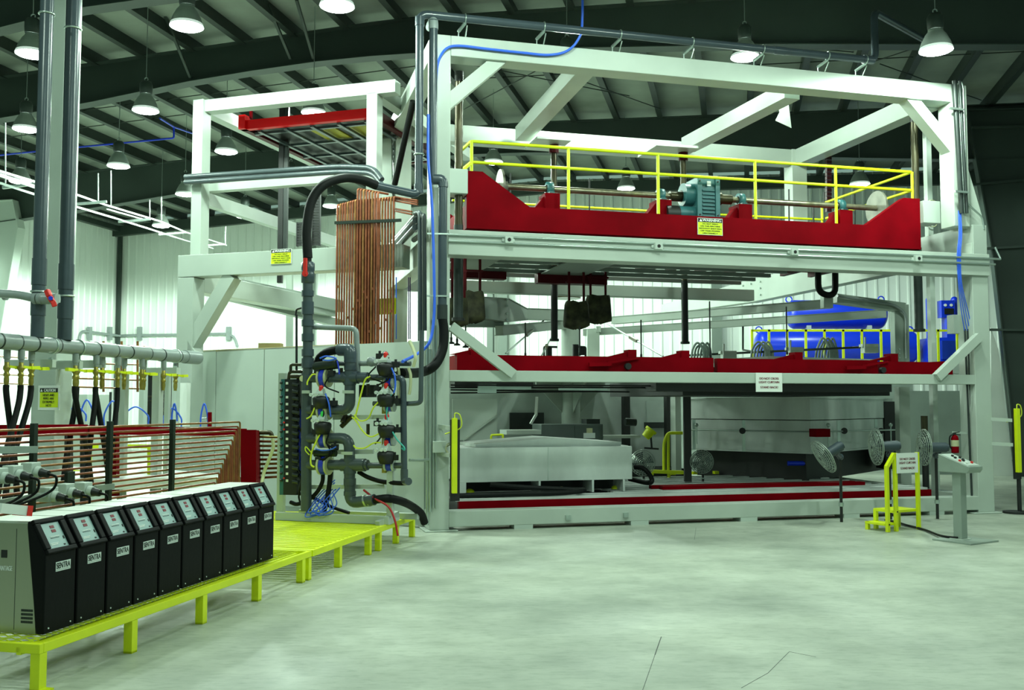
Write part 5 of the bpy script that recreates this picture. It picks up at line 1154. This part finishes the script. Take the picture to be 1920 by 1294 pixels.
for y0, y1 in ((669, 680), (686, 694)): RO('coupling', MB().cyl(rp(656.5, y0), rp(656.5, y1), r1 * 1.12, 20), 'pvc')
RO('main_pipe', MB().pipe([rp(578, 822), rp(655, 822), rp(656, 944), rp(702, 937, -.05)], r1, .11, 18), 'rackpipe')
for y0, y1 in ((897, 910), (921, 929)): RO('coupling', MB().cyl(rp(656, y0), rp(656, y1), r1 * 1.12, 20), 'rackpipe')
RO('pipe_clamp', MB().cyl(rp(684, 940, -.03), rp(687, 939, -.03), r1 * 1.1, 18).cyl(rp(691, 939, -.03), rp(694, 938.5, -.03), r1 * 1.1, 18), 'zinc')
RO('cross_pipe', MB().cyl(rp(578, 708), rp(690, 708), r1 * .95, 18), 'pvc'); RO('cross_pipe', MB().pipe([rp(672, 708), rp(756, 708, .0), rp(758, 900, 0)], .036, .08, 14), 'pvc')
RO('cross_pipe', MB().cyl(rp(578, 872), rp(690, 872), r1 * .95, 18), 'rackpipe'); RO('cross_pipe', MB().cyl(rp(685, 873), rp(757, 873), .034, 14), 'rackpipe')
RO('tee_fitting', MB().cyl(rp(645, 708), rp(672, 708), r1 * 1.15, 18).cyl(rp(656, 697), rp(656, 722), r1 * 1.15, 18), 'pvc'); RO('tee_fitting', MB().cyl(rp(640, 872), rp(685, 872), r1 * 1.15, 18).cyl(rp(656, 860), rp(656, 888), r1 * 1.15, 18), 'rackpipe')
RO('bottom_elbow', MB().pipe([rp(758, 880), rp(758, 903), rp(766, 903, -.12)], .042, .05, 14), 'rackpipe')
RO('cross_pipe', MB().cyl(rp(590, 682, .12), rp(770, 682, .12), .028, 12).pipe([rp(700, 757, .05), rp(775, 757, .05), rp(789, 755, .05), rp(791, 620, .1)], .028, .06, 10), 'rackpipe')
RO('bypass_pipe', MB().pipe([rp(588, 613, .08), rp(668, 616, .08), rp(671, 700, .1)], .032, .07, 12), 'pvcl')
RO('thin_riser', MB().cyl(rp(556, 590, .1), rp(556, 695, .1), .014, 8).pipe([rp(554, 592, .1), rp(556, 580, .1), rp(568, 577, .1)], .012, n=6), 'black')
RO('top_fitting', MB().pipe([rp(545, 700, .05), rp(545, 684, .05), rp(565, 684, .05)], .018, n=8).pipe([rp(541, 712, .05), rp(543, 697, .05), rp(568, 697, .05)], .02, n=8).cyl(rp(545, 706, 0), rp(566, 706, 0), .025), 'greasy')
RO('pressure_gauge', MB().cyl(rp(567, 710, -.06), rp(567, 710, -.03), .035, 18), 'cream')
for x, y, w in ((574, 735, 14), (653, 735, 20), (651, 850, 20)): RO('pipe_strap', MB().beam(rp(x - w / 2, y, -.075), rp(x + w / 2, y, -.075), .03, .035), 'paint')
RO('black_panel', PB(MB(), R, 673, 702, 722, 745, .14, .06), 'black')
# valves: body, two flanges, black actuator with red indicator and gauges
def valve(x, y, r, tilt=False, big=True, col='redb', ax=690):
    u, v, z = R.loc(rp(x, y)); par = RO('wafer_valve', MB().cyl(R.w(u - .028, v, z), R.w(u + .028, v, z), r * 1.0, 18), 'bluev')
    for sx in (-1, 1): ob('flange', MB().cyl(R.w(u + sx * .034, v, z), R.w(u + sx * .058, v, z), r * 1.03, 18), 'cream' if big else 'paint2', par)
    for k in range(6): a = k * PI / 3; 
    return par
def actuator(x, y, col='redb', gauges=3, par_r=.1):
    u, v, z = R.loc(rp(x, y, -.08)); par = RO('valve_actuator', MB().lathe([(.001, -.09), (par_r * .7, -.09), (par_r * .95, -.03), (par_r, 0), (par_r, .03), (par_r * .8, .05), (.001, .06)], R.w(u, v, z), n=18), 'black')
    ob('positioner', MB().box(R, u - .06, u + .05, v - .07, v + .04, z + .06, z + .085).hexa([R.w(u - .05, v - .06, z + .085), R.w(u + .05, v - .06, z + .085), R.w(u + .05, v + .02, z + .085), R.w(u - .05, v + .02, z + .085), R.w(u - .02, v - .03, z + .14), R.w(u + .04, v - .03, z + .14), R.w(u + .04, v + .01, z + .14), R.w(u - .02, v + .01, z + .14)]), 'paint2', par)
    ob('indicator', MB().cyl(R.w(u + .01, v - .02, z + .11), R.w(u + .01, v - .02, z + .155), .026, 12).ball(R.w(u + .01, v - .02, z + .155), .026, 10), col, par)
    for k in range(gauges): ob('gauge', MB().cyl(R.w(u - .08 + k * .045 + (.02 if k else 0), v - .08, z + .07), R.w(u - .08 + k * .045 + (.02 if k else 0), v - .1, z + .07), .02, 12), 'silver', par)
    return par
for y in (708, 769, 822, 872): valve(609, y, .11)
for y in (718, 762, 826, 873): valve(731, y, .06, big=False)
for y in (718, 762, 826, 873): RO('olive_bracket', PB(MB(), R, 716, 723, y - 14, y + 14, -.02, .08), 'brass')
actuator(602, 752, 'redb', 2); actuator(605, 800, mat('green_indicator', '40D860', .4, 0, 0), 2); actuator(723, 690, 'redb', 1); actuator(724, 748, 'redb', 3); actuator(725, 806, 'redb', 3); actuator(724, 855, 'redb', 3)
RO('valve_actuator', MB().cyl(rp(592, 688, -.05), rp(632, 683, -.05), .055, 14).cyl(rp(588, 688, -.05), rp(594, 688, -.05), .035, 12), 'strutg')
RO('valve_actuator', MB().cyl(rp(590, 850, -.05), rp(630, 850, -.05), .04, 12), 'strutg')
RO('round_housing', MB().ball(rp(722, 666, -.05), .045, 14), 'pvc')
RO('grey_casting', MB().ball(rp(697, 678, .1), .06, 12).cyl(rp(675, 681, .1), rp(720, 681, .1), .03, 10), 'pvcl')
RO('gland_cluster', MB().cyl(rp(660, 780, .1), rp(640, 800, .1), .03, 8).cyl(rp(648, 778, .1), rp(642, 792, .05), .03, 8), 'greasy')
random.seed(11)
for k in range(9):
    x0 = 552 + random.random() * 30; y0 = 700 + random.random() * 180; b = MB().curve([rp(x0, y0, .05), rp(x0 + random.uniform(-8, 12), y0 + 25, .0), rp(x0 + random.uniform(-6, 14), y0 + 55, .03), rp(x0 + random.uniform(0, 25), y0 + 80, .05)], .012, 6)
    RO('wiring_loop', b, 'rubber')
for k in range(10):
    x0 = 600 + random.random() * 40 + (95 if k % 2 else 0); y0 = 670 + random.random() * 170; b = MB().curve([rp(x0, y0, -.1), rp(x0 + random.uniform(-15, 15), y0 + 18, -.12), rp(x0 + random.uniform(-20, 20), y0 + 30, -.08)], .009, 6)
    RO('wiring_loop', b, 'rubber')
for x, y in ((596, 698), (622, 700), (590, 765), (626, 756), (592, 810), (628, 838), (598, 862), (712, 668), (742, 684), (708, 730), (744, 752), (708, 794), (745, 806), (740, 858)):
    u, v, z = R.loc(rp(x, y, -.06)); RO('solenoid_block', MB().box(R, u - .035, u + .035, v - .03, v + .03, z - .03, z + .03).cyl(R.w(u, v, z + .03), R.w(u, v, z + .06), .015, 8), 'black')
for y0, y1, x in ((690, 712, 640), (795, 815, 690), (720, 742, 690)): RO('drain_fitting', MB().cyl(rp(x, y0, .02), rp(x, y1, .02), .02, 8), 'greasy')
# hoses and cables of the rack
def cable(pts, r, m, lab, name='cable', n=6):
    return ob(name, MB().curve([rp(*p) if len(p) == 3 else rp(p[0], p[1], -.12) for p in pts], r, n), m, label=lab, cat='cable' if name == 'cable' else 'hose')
cable([(592, 702), (585, 703), (577, 715), (576, 722)], .009, 'yelcable', 'short yellow cable hooking over the left main pipe of the valve rack')
cable([(597, 752), (590, 765), (583, 780), (575, 785), (580, 783)], .009, 'yelcable', 'yellow cable with a looped end halfway up the left main pipe')
cable([(601, 812), (592, 830), (584, 850), (583, 870), (589, 876)], .01, 'yelcable', 'yellow cable with a hooked end beside the lowest blue valve')
cable([(585, 850), (574, 838), (573, 845), (580, 853)], .007, 'yelcable', 'small yellow cable loop on the left main pipe')
cable([(694, 706), (685, 712), (678, 735), (668, 775), (665, 785)], .01, 'yelcable', 'long yellow cable arching down from the upper right valve')
cable([(712, 751), (700, 765), (690, 785), (675, 789), (664, 778)], .009, 'yelcable', 'yellow cable sagging in a U in the middle of the valve rack')
cable([(715, 811), (695, 819), (680, 808), (668, 790), (660, 782)], .009, 'yelcable', 'yellow cable drooping to the third right valve')
cable([(714, 830), (700, 831), (684, 840), (668, 840), (663, 835)], .009, 'yelcable', 'yellow cable running to the lowest right valve')
cable([(610, 738), (616, 755), (619, 772), (620, 782)], .009, 'blueh', 'short blue tube below the upper left valve')
cable([(734, 690), (740, 705), (741, 725), (738, 738)], .01, 'blueh', 'blue tube along the right valves')
cable([(734, 740), (728, 755), (725, 775), (727, 788)], .009, 'tealh', 'teal tube curving between the right valves')
cable([(736, 810), (745, 825), (757, 838), (758, 844), (753, 840)], .009, 'tealh', 'teal tube looping over the right vertical pipe')
cable([(600, 672), (612, 668), (630, 672), (618, 676), (605, 675)], .01, 'blueh', 'flat coil of blue tubing on top of the upper left valve')
cable([(632, 676), (635, 690), (636, 702)], .009, 'bluev', 'dark blue tube dropping from the coil on the valve rack')
cable([(592, 842), (605, 845), (620, 843), (630, 838)], .008, 'blueh', 'blue tubing lying across the third left valve')
for i, dx in enumerate((0, 4, 8)):
    cable([(556 + dx, 760, .06), (556 + dx, 800, .06), (562 + dx, 850, .06), (565 + dx, 900, .04), (575 + dx, 945, .02)], .012, 'bluev', ('left', 'middle', 'right')[i] + ' dark blue tube of the bundle beside the terminal column')
for i in range(6):
    cable([(590 + i * 7, 940 - i * 3, .05), (600 + i * 6, 962 - (i * 13) % 17, -.02), (572 + i * 5, 968 - (i * 7) % 11, -.06), (596 + i * 9, 930 - i * 4, .1), (628, 900 + i * 5, .1)], .007, 'blueh', 'tangled thin blue tube at the foot of the valve rack').__setitem__('group', 'tangled blue tubes at the rack foot')
cable([(605, 880, .05), (604, 905, .05), (588, 930, .05), (560, 945, .05), (545, 942, .08)], .024, 'rubber', 'black hose curving left under the lowest left valve', 'black_hose', 8)
cable([(620, 885, .08), (617, 915, .08), (611, 945, .05), (607, 960, .02)], .03, 'rubber', 'thick black hose dropping between the two main pipes', 'black_hose', 8)
cable([(560, 925, .1), (590, 935, .1), (620, 950, .1), (655, 962, .1)], .02, 'rubber', 'black hose lying along the foot of the valve rack', 'black_hose', 8)
cable([(672, 885, .06), (690, 895, .05), (715, 903, .05), (745, 906, .0), (760, 906, 0)], .026, 'rubber', 'black hose running from the lower tee to the right bottom elbow', 'black_hose', 8)
ob('main_hose', MB().curve([rp(702, 937, -.05), rp(728, 935, -.02), rp(752, 940, .15), rp(772, 949, .4), rp(789, 963, .6), rp(796, 980, .7)], .047, 12), 'rubber', label='fat black hose dropping off the yellow platform beside the machine corner', cat='hose')
cable([(682, 919, .02), (703, 935, -.08), (728, 950, -.1), (740, 975, -.12), (746, 1005, -.14)], .012, 'redh', 'thin dark red hose hanging over the edge of the yellow platform', 'red_hose')
cable([(636, 656, .05), (615, 660, .1), (600, 670, .12), (594, 688, .12)], .05, 'rubber', 'black hose bending down from the top elbow of the valve rack', 'black_hose', 12)
cable([(768, 640, .1), (775, 655, .05), (779, 670, .0), (775, 688, .0)], .02, 'cream', 'cream hose at the right side of the valve rack', 'cream_hose', 8)
cable([(745, 688, 0), (748, 700, 0), (747, 735, 0), (748, 755, 0)], .018, 'cream', 'cream hose beside the right valves', 'cream_hose', 8)
cable([(766, 690, 0), (770, 705, 0), (769, 730, 0), (767, 740, 0)], .018, 'cream', 'cream hose right of the vertical pipe', 'cream_hose', 8)
# big hose up and over to the machine corner
ob('main_hose', MB().curve([rp(577, 484), rp(575, 430, .0), rp(584, 378, .05), rp(607, 347, .15), rp(645, 334, .35), rp(680, 338, .6), rp(706, 348, .75)], .056, 14), 'rubber', label='fat black hose arching from the red-levered valve to the machine corner', cat='hose')
# corner pipes of the machine
g = M
px_ = lambda x, y, v=-.12: M.P(x, y, v)
pA = px_(786, 200); uA = M.loc(pA)[0]
t = thing('corner_pipe', M.w(uA, -.12, 4.4), 'blue-grey pipe rising on the outside of the machine corner and running along its top', 'pipe')
zA = M.atv(786, 366, -.12)[2]; zT = M.atv(786, 26, -.12)[2]
uE = M.atv(1641, 114, -.12)[0]
ob('pipe', MB().pipe([rp(704, 348, .75), M.w(uA, -.12, zA), M.w(uA, -.12, zT), M.w(uE, -.12, zT), M.w(uE, -.12, zT + .72), M.w(uE + 2.6, 1.6, zT + .98)], .052, .11, 18), 'pvc', t)
for a_, b_ in (((uA, zA + .02), (uA, zA + .14)), ((uA, zT - .16), (uA, zT - .04))): ob('coupling', MB().cyl(M.w(a_[0], -.12, a_[1]), M.w(b_[0], -.12, b_[1]), .06, 18), 'pvc', t)
ob('coupling', MB().cyl(M.w(uE - .2, -.12, zT), M.w(uE - .03, -.12, zT), .06, 18), 'pvc', t); u_ = M.atv(1462, 90, -.12)[0]; ob('coupling', MB().cyl(M.w(u_ - .08, -.12, zT), M.w(u_ + .08, -.12, zT), .058, 18), 'pvc', t)
for px in (872, 1020, 1163, 1298, 1430, 1551, 1622):
    u = M.atv(px, 60, -.12)[0]; b = MB().torus(M.w(u, -.12, zT), .058, .009, M.u, 18, 6)
    b.beam(M.w(u - .0, -.12, zT - .06), M.w(u - .05, .06, zT - .11), .04, .02).cyl(M.w(u + .03, -.1, zT - .08), M.w(u + .03, -.0, ZT), .008, 6).cyl(M.w(u - .05, .05, zT - .1), M.w(u - .05, .05, ZT), .008, 6)
    ob('pipe_hanger', b, 'zinc', t)
b = MB().torus(M.w(uA, -.12, M.atv(786, 290, -.12)[2]), .058, .012, (0, 0, 1), 18, 6)
ob('pipe_clamp', b, 'zinc', t)
uB = M.atv(812, 200, -.14)[0]; uB2 = M.atv(829, 400, -.14)[0]; zB = M.atv(829, 338, -.14)[2]
t = thing('corner_pipe', M.w(uB, -.14, 2.2), 'blue-grey pipe with a domed top elbow standing on the front of the machine corner post', 'pipe')
zt2 = M.atv(812, 38, -.14)[2]
ob('pipe', MB().cyl(M.w(uB, -.14, zB - .05), M.w(uB, -.14, zt2), .054, 18), 'pvc', t)
ob('top_elbow', MB().pipe([M.w(uB, -.14, zt2 - .12), M.w(uB, -.14, zt2 + .0), M.w(uB, .1, zt2)], .062, .06, 18), 'pvcl', t)
ob('side_elbow', MB().pipe([M.w(uB, -.16, zB), M.w(uB2, -.18, zB), M.w(uB2, -.18, zB - .1)], .066, .07, 18), 'pvc', t)
z3 = M.atv(829, 575, -.18)[2]
ob('pipe', MB().cyl(M.w(uB2, -.18, zB), M.w(uB2, -.18, z3), .056, 18), 'pvc', t)
ob('coupling', MB().cyl(M.w(uB2, -.18, z3 - .16), M.w(uB2, -.18, z3 + .02), .066, 18), 'pvcd', t)
for yy in (440, 556): zc = M.atv(829, yy, -.18)[2]; ob('pipe_clamp', MB().beam(M.w(uB2 - .2, -.2, zc), M.w(uB2 + .08, -.24, zc), .03, .02), 'zinc', t)
ob('main_hose', MB().curve([M.w(uB2, -.18, z3 - .12), px_(832, 620, -.18), px_(830, 655, -.2), px_(815, 685, -.25), px_(790, 698, -.3), rp(752, 700, .1)], .06, 12), 'rubber', label='fat black hose curving from the machine corner pipe into the valve rack', cat='hose')
ob('charcoal_duct', MB().pipe([px_(779, 432, .9), px_(795, 402, -.1), px_(796, 620, -.1)], .03, .07, 12).cyl(px_(776, 450, .9), px_(790, 440, .1), .035), 'pvcd', label='charcoal pipe coming off the side ducts and dropping beside the corner post', cat='pipe')
ob('diagonal_hose', MB().cyl(M.P(775, 190, 1.6), M.P(740, 345, 2.6), .05, 12), 'rubber', label='straight black hose slanting behind the corner pipes', cat='hose')
b = MB().curve([px_(1092, -14, -.2), px_(1092, 30, -.2), px_(1088, 66, -.1), px_(1066, 94, -.05), px_(1030, 103, -.04), px_(980, 99, -.04), px_(915, 92, -.04), px_(860, 86, -.04), px_(836, 92, -.06), px_(822, 115, -.1), px_(818, 150, -.1), px_(817, 200, -.03)], .017, 10)
ob('blue_air_line', b, 'blueh', label='bright blue air line hanging from the roof and clipped along the top front beam', cat='hose')
b = MB().curve([px_(803, 215, -.16), px_(803, 300, -.22), px_(809, 370, -.22), px_(812, 440, -.22), px_(814, 520, -.22), px_(814, 590, -.22), px_(806, 640, -.24), px_(785, 662, -.3), rp(755, 678, -.05)], .018, 10)
ob('blue_air_line', b, 'blueh', label='bright blue air line running down the machine corner into the valve rack', cat='hose')
ob('grey_stub', MB().cyl(px_(768, 863, -.3), px_(809, 863, .03), .018, 10), 'zinc', label='short steel bar sticking out left of the corner post near the junction box', cat='bar')
b = MB().cyl(px_(801, 640, -.0), px_(801, 985, -.0), .02, 8).cyl(px_(806, 655, -.02), px_(806, 960, -.02), .02, 8)
ob('conduit_pair', b, 'zinc', label='two thin conduits running down the left face of the corner post', cat='pipe')

# ================================================================ light curtains
def curtain(fr, u, v, z0, z1, lab, arms):
    t = thing('light_curtain', fr.w(u, v, z0), lab, 'light curtain', 'light curtains')
    ob('yellow_housing', MB().box(fr, u - .032, u + .032, v - .03, v + .03, z0, z1), 'yel', t, bevel=.004)
    ob('black_back', MB().box(fr, u - .045, u + .075, v + .031, v + .06, z0 - .1, z1 - .02), 'black', t)
    ob('sensor_window', MB().box(fr, u + .033, u + .036, v - .02, v + .02, z0 + .04, z1 - .04), 'black', t)
    for za in arms[1]: ob('mounting_arm', MB().beam(fr.w(arms[0], .02, za), fr.w(u, v + .05, za - .02), .04, .05), 'paint', t)
    ob('sensor_cable', MB().curve([fr.w(u, v, z1), fr.w(u + .01, v, z1 + .06), fr.w(u + .07, v, z1 + .03), fr.w(u + .08, v + .02, z1 - .12), fr.w(u - .1, v + .1, z1 - .2)], .008, 6), 'yelcable', t)
ub_, _, _ = M.atv(852, 850, -.3)
curtain(M, ub_, -.3, M.atv(852, 925, -.3)[2], M.atv(852, 784, -.3)[2], 'tall yellow light curtain bar in front of the left end of the mould box', (.12, (1.32, .98)))
ub_ = M.atv(1909, 850, -.15)[0]
curtain(M, ub_, -.15, M.atv(1909, 886, -.15)[2], M.atv(1909, 766, -.15)[2], 'tall yellow light curtain bar at the right edge, held out from the right post', (8.4, (1.38, 1.02)))
ob('curtain_stand', MB().cyl(M.w(ub_, -.1, 0), M.w(ub_, -.1, .03), .2, 20).cyl(M.w(ub_ + .06, -.08, .03), M.w(ub_ + .06, -.08, .55), .03, 10), 'black', label='dark round floor stand under the right light curtain bar', cat='stand')

# ================================================================ paper signs
def paper(fr, x0, y0, x1, y1, v, lab):
    u0, _, z1 = fr.atv(x0, y0, v); u1, _, z0 = fr.atv(x1, y1, v); w = u1 - u0; h = z1 - z0
    t = ob('paper_sign', MB().box(fr, u0, u1, v, v + .006, z0, z1), 'white', label=lab, cat='sign', group='do not cross signs')
    b = MB()
    for s_, f, ww in (('DO NOT CROSS', .30, .72), ('LIGHT CURTAIN', .49, .76), ('STAND BACK!', .76, .66)):
        text(b, s_, fr.w((u0 + u1) / 2, v - .001, z1 - h * f), fr.u, (0, 0, 1), w * ww, h * .11, .001, .003)
    ob('sign_lettering', b, 'inkr', t)
paper(M, 1417, 699, 1467, 735, -.02, 'white paper sign with red lettering on the lower grey beam')
# ================================================================ step stool
S = Fr(4.709, 12.41, 28.0)
st = thing('step_stool', S.w(0, 0, 0), 'bright yellow two-step stool with handrails, in front of the machine', 'step stool')
hs = .022
zs1, zs2, zr1 = .105, .262, .985
for (u, v, z) in ((0, 0, .82), (.15, 0, zr1), (.56, .0, zr1)): ob('rail_post', MB().box(S, u - hs, u + hs, v - hs, v + hs, 0, z), 'yel', st, bevel=.004)
for (u, v, z) in ((0, .32, zs1), (.15, .32, zs2 - .01), (.56, .32, zs2 - .01)): ob('leg', MB().box(S, u - hs, u + hs, v - hs, v + hs, 0, z), 'yel', st)
ob('slanting_rail', MB().beam(S.w(0, 0, .81), S.w(.14, 0, zr1 - .01), .044, .044), 'yel', st)
ob('tread', MB().box(S, -.03, .17, .022, .34, zs1 - .03, zs1), 'yel', st, bevel=.004); ob('tread', MB().box(S, .13, .58, .022, .34, zs2 - .035, zs2), 'yel', st, bevel=.004)
for (u, z) in ((0, zs1 - .01), (.15, zs2 - .015)): ob('bolt', MB().cyl(S.w(u, -.024, z), S.w(u, -.03, z), .01, 8), 'ink', st)
paper(S, 1681, 850, 1721.5, 886, -.035, 'white paper sign with red lettering hung on the yellow step stool')
# ================================================================ control pedestal
K = Fr(5.30, 11.60, 31.5)
kp = thing('control_pedestal', K.w(0, 0, 0), 'light grey control pedestal with sloping button panel on a square floor plate', 'control pedestal')
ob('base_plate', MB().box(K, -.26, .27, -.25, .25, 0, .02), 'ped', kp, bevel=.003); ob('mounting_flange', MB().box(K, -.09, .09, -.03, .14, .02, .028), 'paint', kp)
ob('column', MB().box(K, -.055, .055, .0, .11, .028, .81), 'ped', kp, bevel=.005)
hdm = MB().prism([K.w(-.12, v, z) for v, z in ((.24, .80), (-.13, .80), (-.16, .84), (-.16, .875), (.24, 1.01))][::-1], K.u * .26)
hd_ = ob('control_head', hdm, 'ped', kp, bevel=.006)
sl = (K.w(0, .24, 1.01) - K.w(0, -.16, .875)); sl.normalize(); nn = K.u.cross(sl).normalized()
def kq(a, y, h): return K.w(.01 + y, -.16, .875) + sl * a + nn * h
pl = ob('button_panel', MB().hexa([kq(.03, -.11, 0), kq(.03, .11, 0), kq(.40, .11, 0), kq(.40, -.11, 0), kq(.03, -.11, .004), kq(.03, .11, .004), kq(.40, .11, .004), kq(.40, -.11, .004)]), 'paint2', kp)
for a_, y_, m_ in ((.10, -.05, 'white'), (.10, .06, 'redb'), (.17, -.07, 'redb'), (.2, .03, 'black'), (.26, -.03, 'black'), (.26, .06, 'black'), (.32, .0, 'black'), (.17, .0, 'black')):
    ob('push_button', MB().cyl(kq(a_, y_, .004), kq(a_, y_, .022), .016, 12), m_, pl)
ob('pedestal_cable', MB().curve([K.w(-.06, .05, .035), H(1765, 1005, .03), H(1735, 994, .02), H(1700, 985, .02), H(1684, 980, .02), H(1660, 975, .02)], .015, 8), 'rubber', label='black cable across the floor from the control pedestal to the machine', cat='cable')
# ================================================================ fire extinguisher
p = D(1791, 850, 14.35)
fe = thing('fire_extinguisher', p, 'red fire extinguisher with white label, hung on the right post behind the control pedestal', 'fire extinguisher')
ob('cylinder', MB().lathe([(.001, 0), (.05, .005), (.053, .03), (.053, .21), (.04, .25), (.018, .265), (.018, .28)], p, n=20), 'red', fe)
ob('label', MB().lathe([(.0545, .1), (.0545, .19)], p, n=20), 'cream', fe)
ob('handle', MB().beam(p + Vector((-.03, 0, .29)), p + Vector((.07, 0, .31)), .02, .012).beam(p + Vector((-.02, 0, .28)), p + Vector((.08, 0, .265)), .02, .012).cyl(p + Vector((0, 0, .27)), p + Vector((0, 0, .3)), .02), 'black', fe)
ob('discharge_hose', MB().curve([p + Vector(q) for q in ((-.02, -.02, .28), (-.08, -.02, .24), (-.085, -.02, .12), (-.06, -.02, .06))], .01, 6), 'rubber', fe)
ob('wall_hook', MB().beam(p + Vector((0, .06, .3)), M.P(1815, 812, .15), .02, .03), 'paint2', fe)

# ================================================================ fans
def fan(label, c, ax, r, motor_back, foot, group, wr=.0042):
    t = thing('pedestal_fan', foot, label, 'fan', group); ax = Vector(ax).normalized(); e = ax.orthogonal().normalized(); g_ = ax.cross(e)
    b = MB()
    for q in range(7):
        f = (q + 1) / 7; b.torus(c + ax * (.05 * (1 - f * f)), r * f, wr, ax, 28, 4); b.torus(c - ax * (.07 * (1 - f * f) + .02), r * f, wr, ax, 28, 4)
    for k in range(24):
        a = 2 * PI * k / 24; dv = e * math.cos(a) + g_ * math.sin(a)
        for s_, dd_ in ((.05, 0), (-.07, -.02)):
            b.sweep([c + dv * (r * f) + ax * (s_ * (1 - f * f) + dd_) for f in (.12, .5, .8, 1)], .0028, 4, caps=False)
    ob('wire_guard', b, 'mesh', t)
    b = MB()
    for k in range(4):
        a = PI / 4 + k * PI / 2; d0 = e * math.cos(a) + g_ * math.sin(a); d1 = e * math.cos(a + .75) + g_ * math.sin(a + .75)
        b.add([c + d0 * .03 + ax * .01, c + d0 * r * .85 + ax * .02, c + d1 * r * .85 - ax * .03, c + d1 * .03 - ax * .02, c + d0 * .03 + ax * .013, c + d0 * r * .85 + ax * .023, c + d1 * r * .85 - ax * .027, c + d1 * .03 - ax * .017], [(3, 2, 1, 0), (4, 5, 6, 7), (0, 1, 5, 4), (1, 2, 6, 5), (2, 3, 7, 6), (3, 0, 4, 7)])
    ob('blade', b, 'rackpipe', t); m0 = c - ax * .09
    ob('motor', MB().cyl(m0, m0 - ax * motor_back, .07, 18).cyl(m0 - ax * motor_back, m0 - ax * (motor_back + .03), .055, 16), 'motor', t)
    top = m0 - ax * motor_back * .6
    nk = Vector((foot.x, foot.y, top.z - .12))
    ob('tilt_joint', MB().cyl(top - Vector((0, 0, .05)), nk + Vector((0, 0, .0)), .035, 12).ball(nk, .045, 12), 'pvc', t)
    ob('pole', MB().cyl(nk, foot, .02, 12), 'black', t)
    ob('height_clamp', MB().cyl(nk.lerp(foot, .7), nk.lerp(foot, .76), .035, 12), 'zinc', t)
    return t
fan('pedestal fan leaning with its round guard facing down left, left of the step stool', D(1543, 857, 13.2), (-.85, -.12, -.50), .24, .2, H(1578, 979), 'pedestal fans at the machine front')
fan('pedestal fan seen edge-on directly behind the yellow step stool', D(1641, 838, 13.6), (-.99, -.02, -.05), .25, .22, H(1670, 974), 'pedestal fans at the machine front')
fan('pedestal fan seen edge-on between the step stool and the control pedestal', D(1731, 839, 13.7), (-.99, .02, .0), .25, .22, H(1758, 973), 'pedestal fans at the machine front')
fan('round fan facing the camera at the right end of the mould box', D(1205, 868, 16.2), (.1, -1, 0), .21, .15, D(1207, 905, 16.25), 'round fans on the machine table', .006)
fan('round fan facing the camera at the left foot of the oven hood', D(1316, 866, 15.9), (.05, -1, 0), .19, .15, D(1318, 903, 15.95), 'round fans on the machine table', .006)
# dark posts and cable clutter
ob('oven_post', MB().box(W, D(1283, 800, 15.9).x, D(1296, 800, 15.9).x, 15.9, 16.0, .35, 1.72), 'black', label='dark upright at the left corner of the oven hood', cat='post')
ob('blue_drum', MB().cyl(D(1477, 869, 16.6), D(1510, 869, 16.6), .04, 14), 'bluep', label='small blue cylinder in the dark under the oven hood', cat='cylinder')
ob('plastic_sheet', MB().prism([D(1455, 186, 15.5), D(1478, 190, 15.5), D(1484, 240, 15.5), D(1454, 226, 15.5), D(1462, 210, 15.5)], Vector((0, .01, 0))), 'cloth', label='scrap of white plastic hanging under the long roof beam bar', cat='plastic sheet')
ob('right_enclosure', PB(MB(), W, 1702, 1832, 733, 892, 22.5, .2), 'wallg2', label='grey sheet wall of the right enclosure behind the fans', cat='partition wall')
ob('enclosure_post', MB().box(W, D(1687, 800, 17).x, D(1707, 800, 17).x, 17, 17.2, .0, 1.9), 'paint', label='light grey post right of the oven hood', cat='post')
ob('leaning_board', MB().prism([D(1858, 615, 22), D(1872, 655, 22), D(1905, 930, 22), D(1858, 925, 22)], Vector((0, .05, 0))), 'white', label='white panel leaning between the right post and the dark column', cat='panel')

# hairline cracks and a joint in the concrete
b = MB()
for pts in (((1228, 1228), (1236, 1205), (1240, 1194)), ((1205, 1294), (1228, 1228)), ((1305, 990), (1302, 1012)), ((1480, 1222), (1440, 1262), (1390, 1290)), ((1480, 1222), (1530, 1232))):
    for p, q in zip(pts, pts[1:]): b.beam(H(*p, .0006), H(*q, .0006), .006 if pts[0] == (1228, 1228) else .003, .0008)
ob('floor_crack', b, 'purlin', label='hairline cracks running across the open concrete floor', cat='crack', kind='stuff')
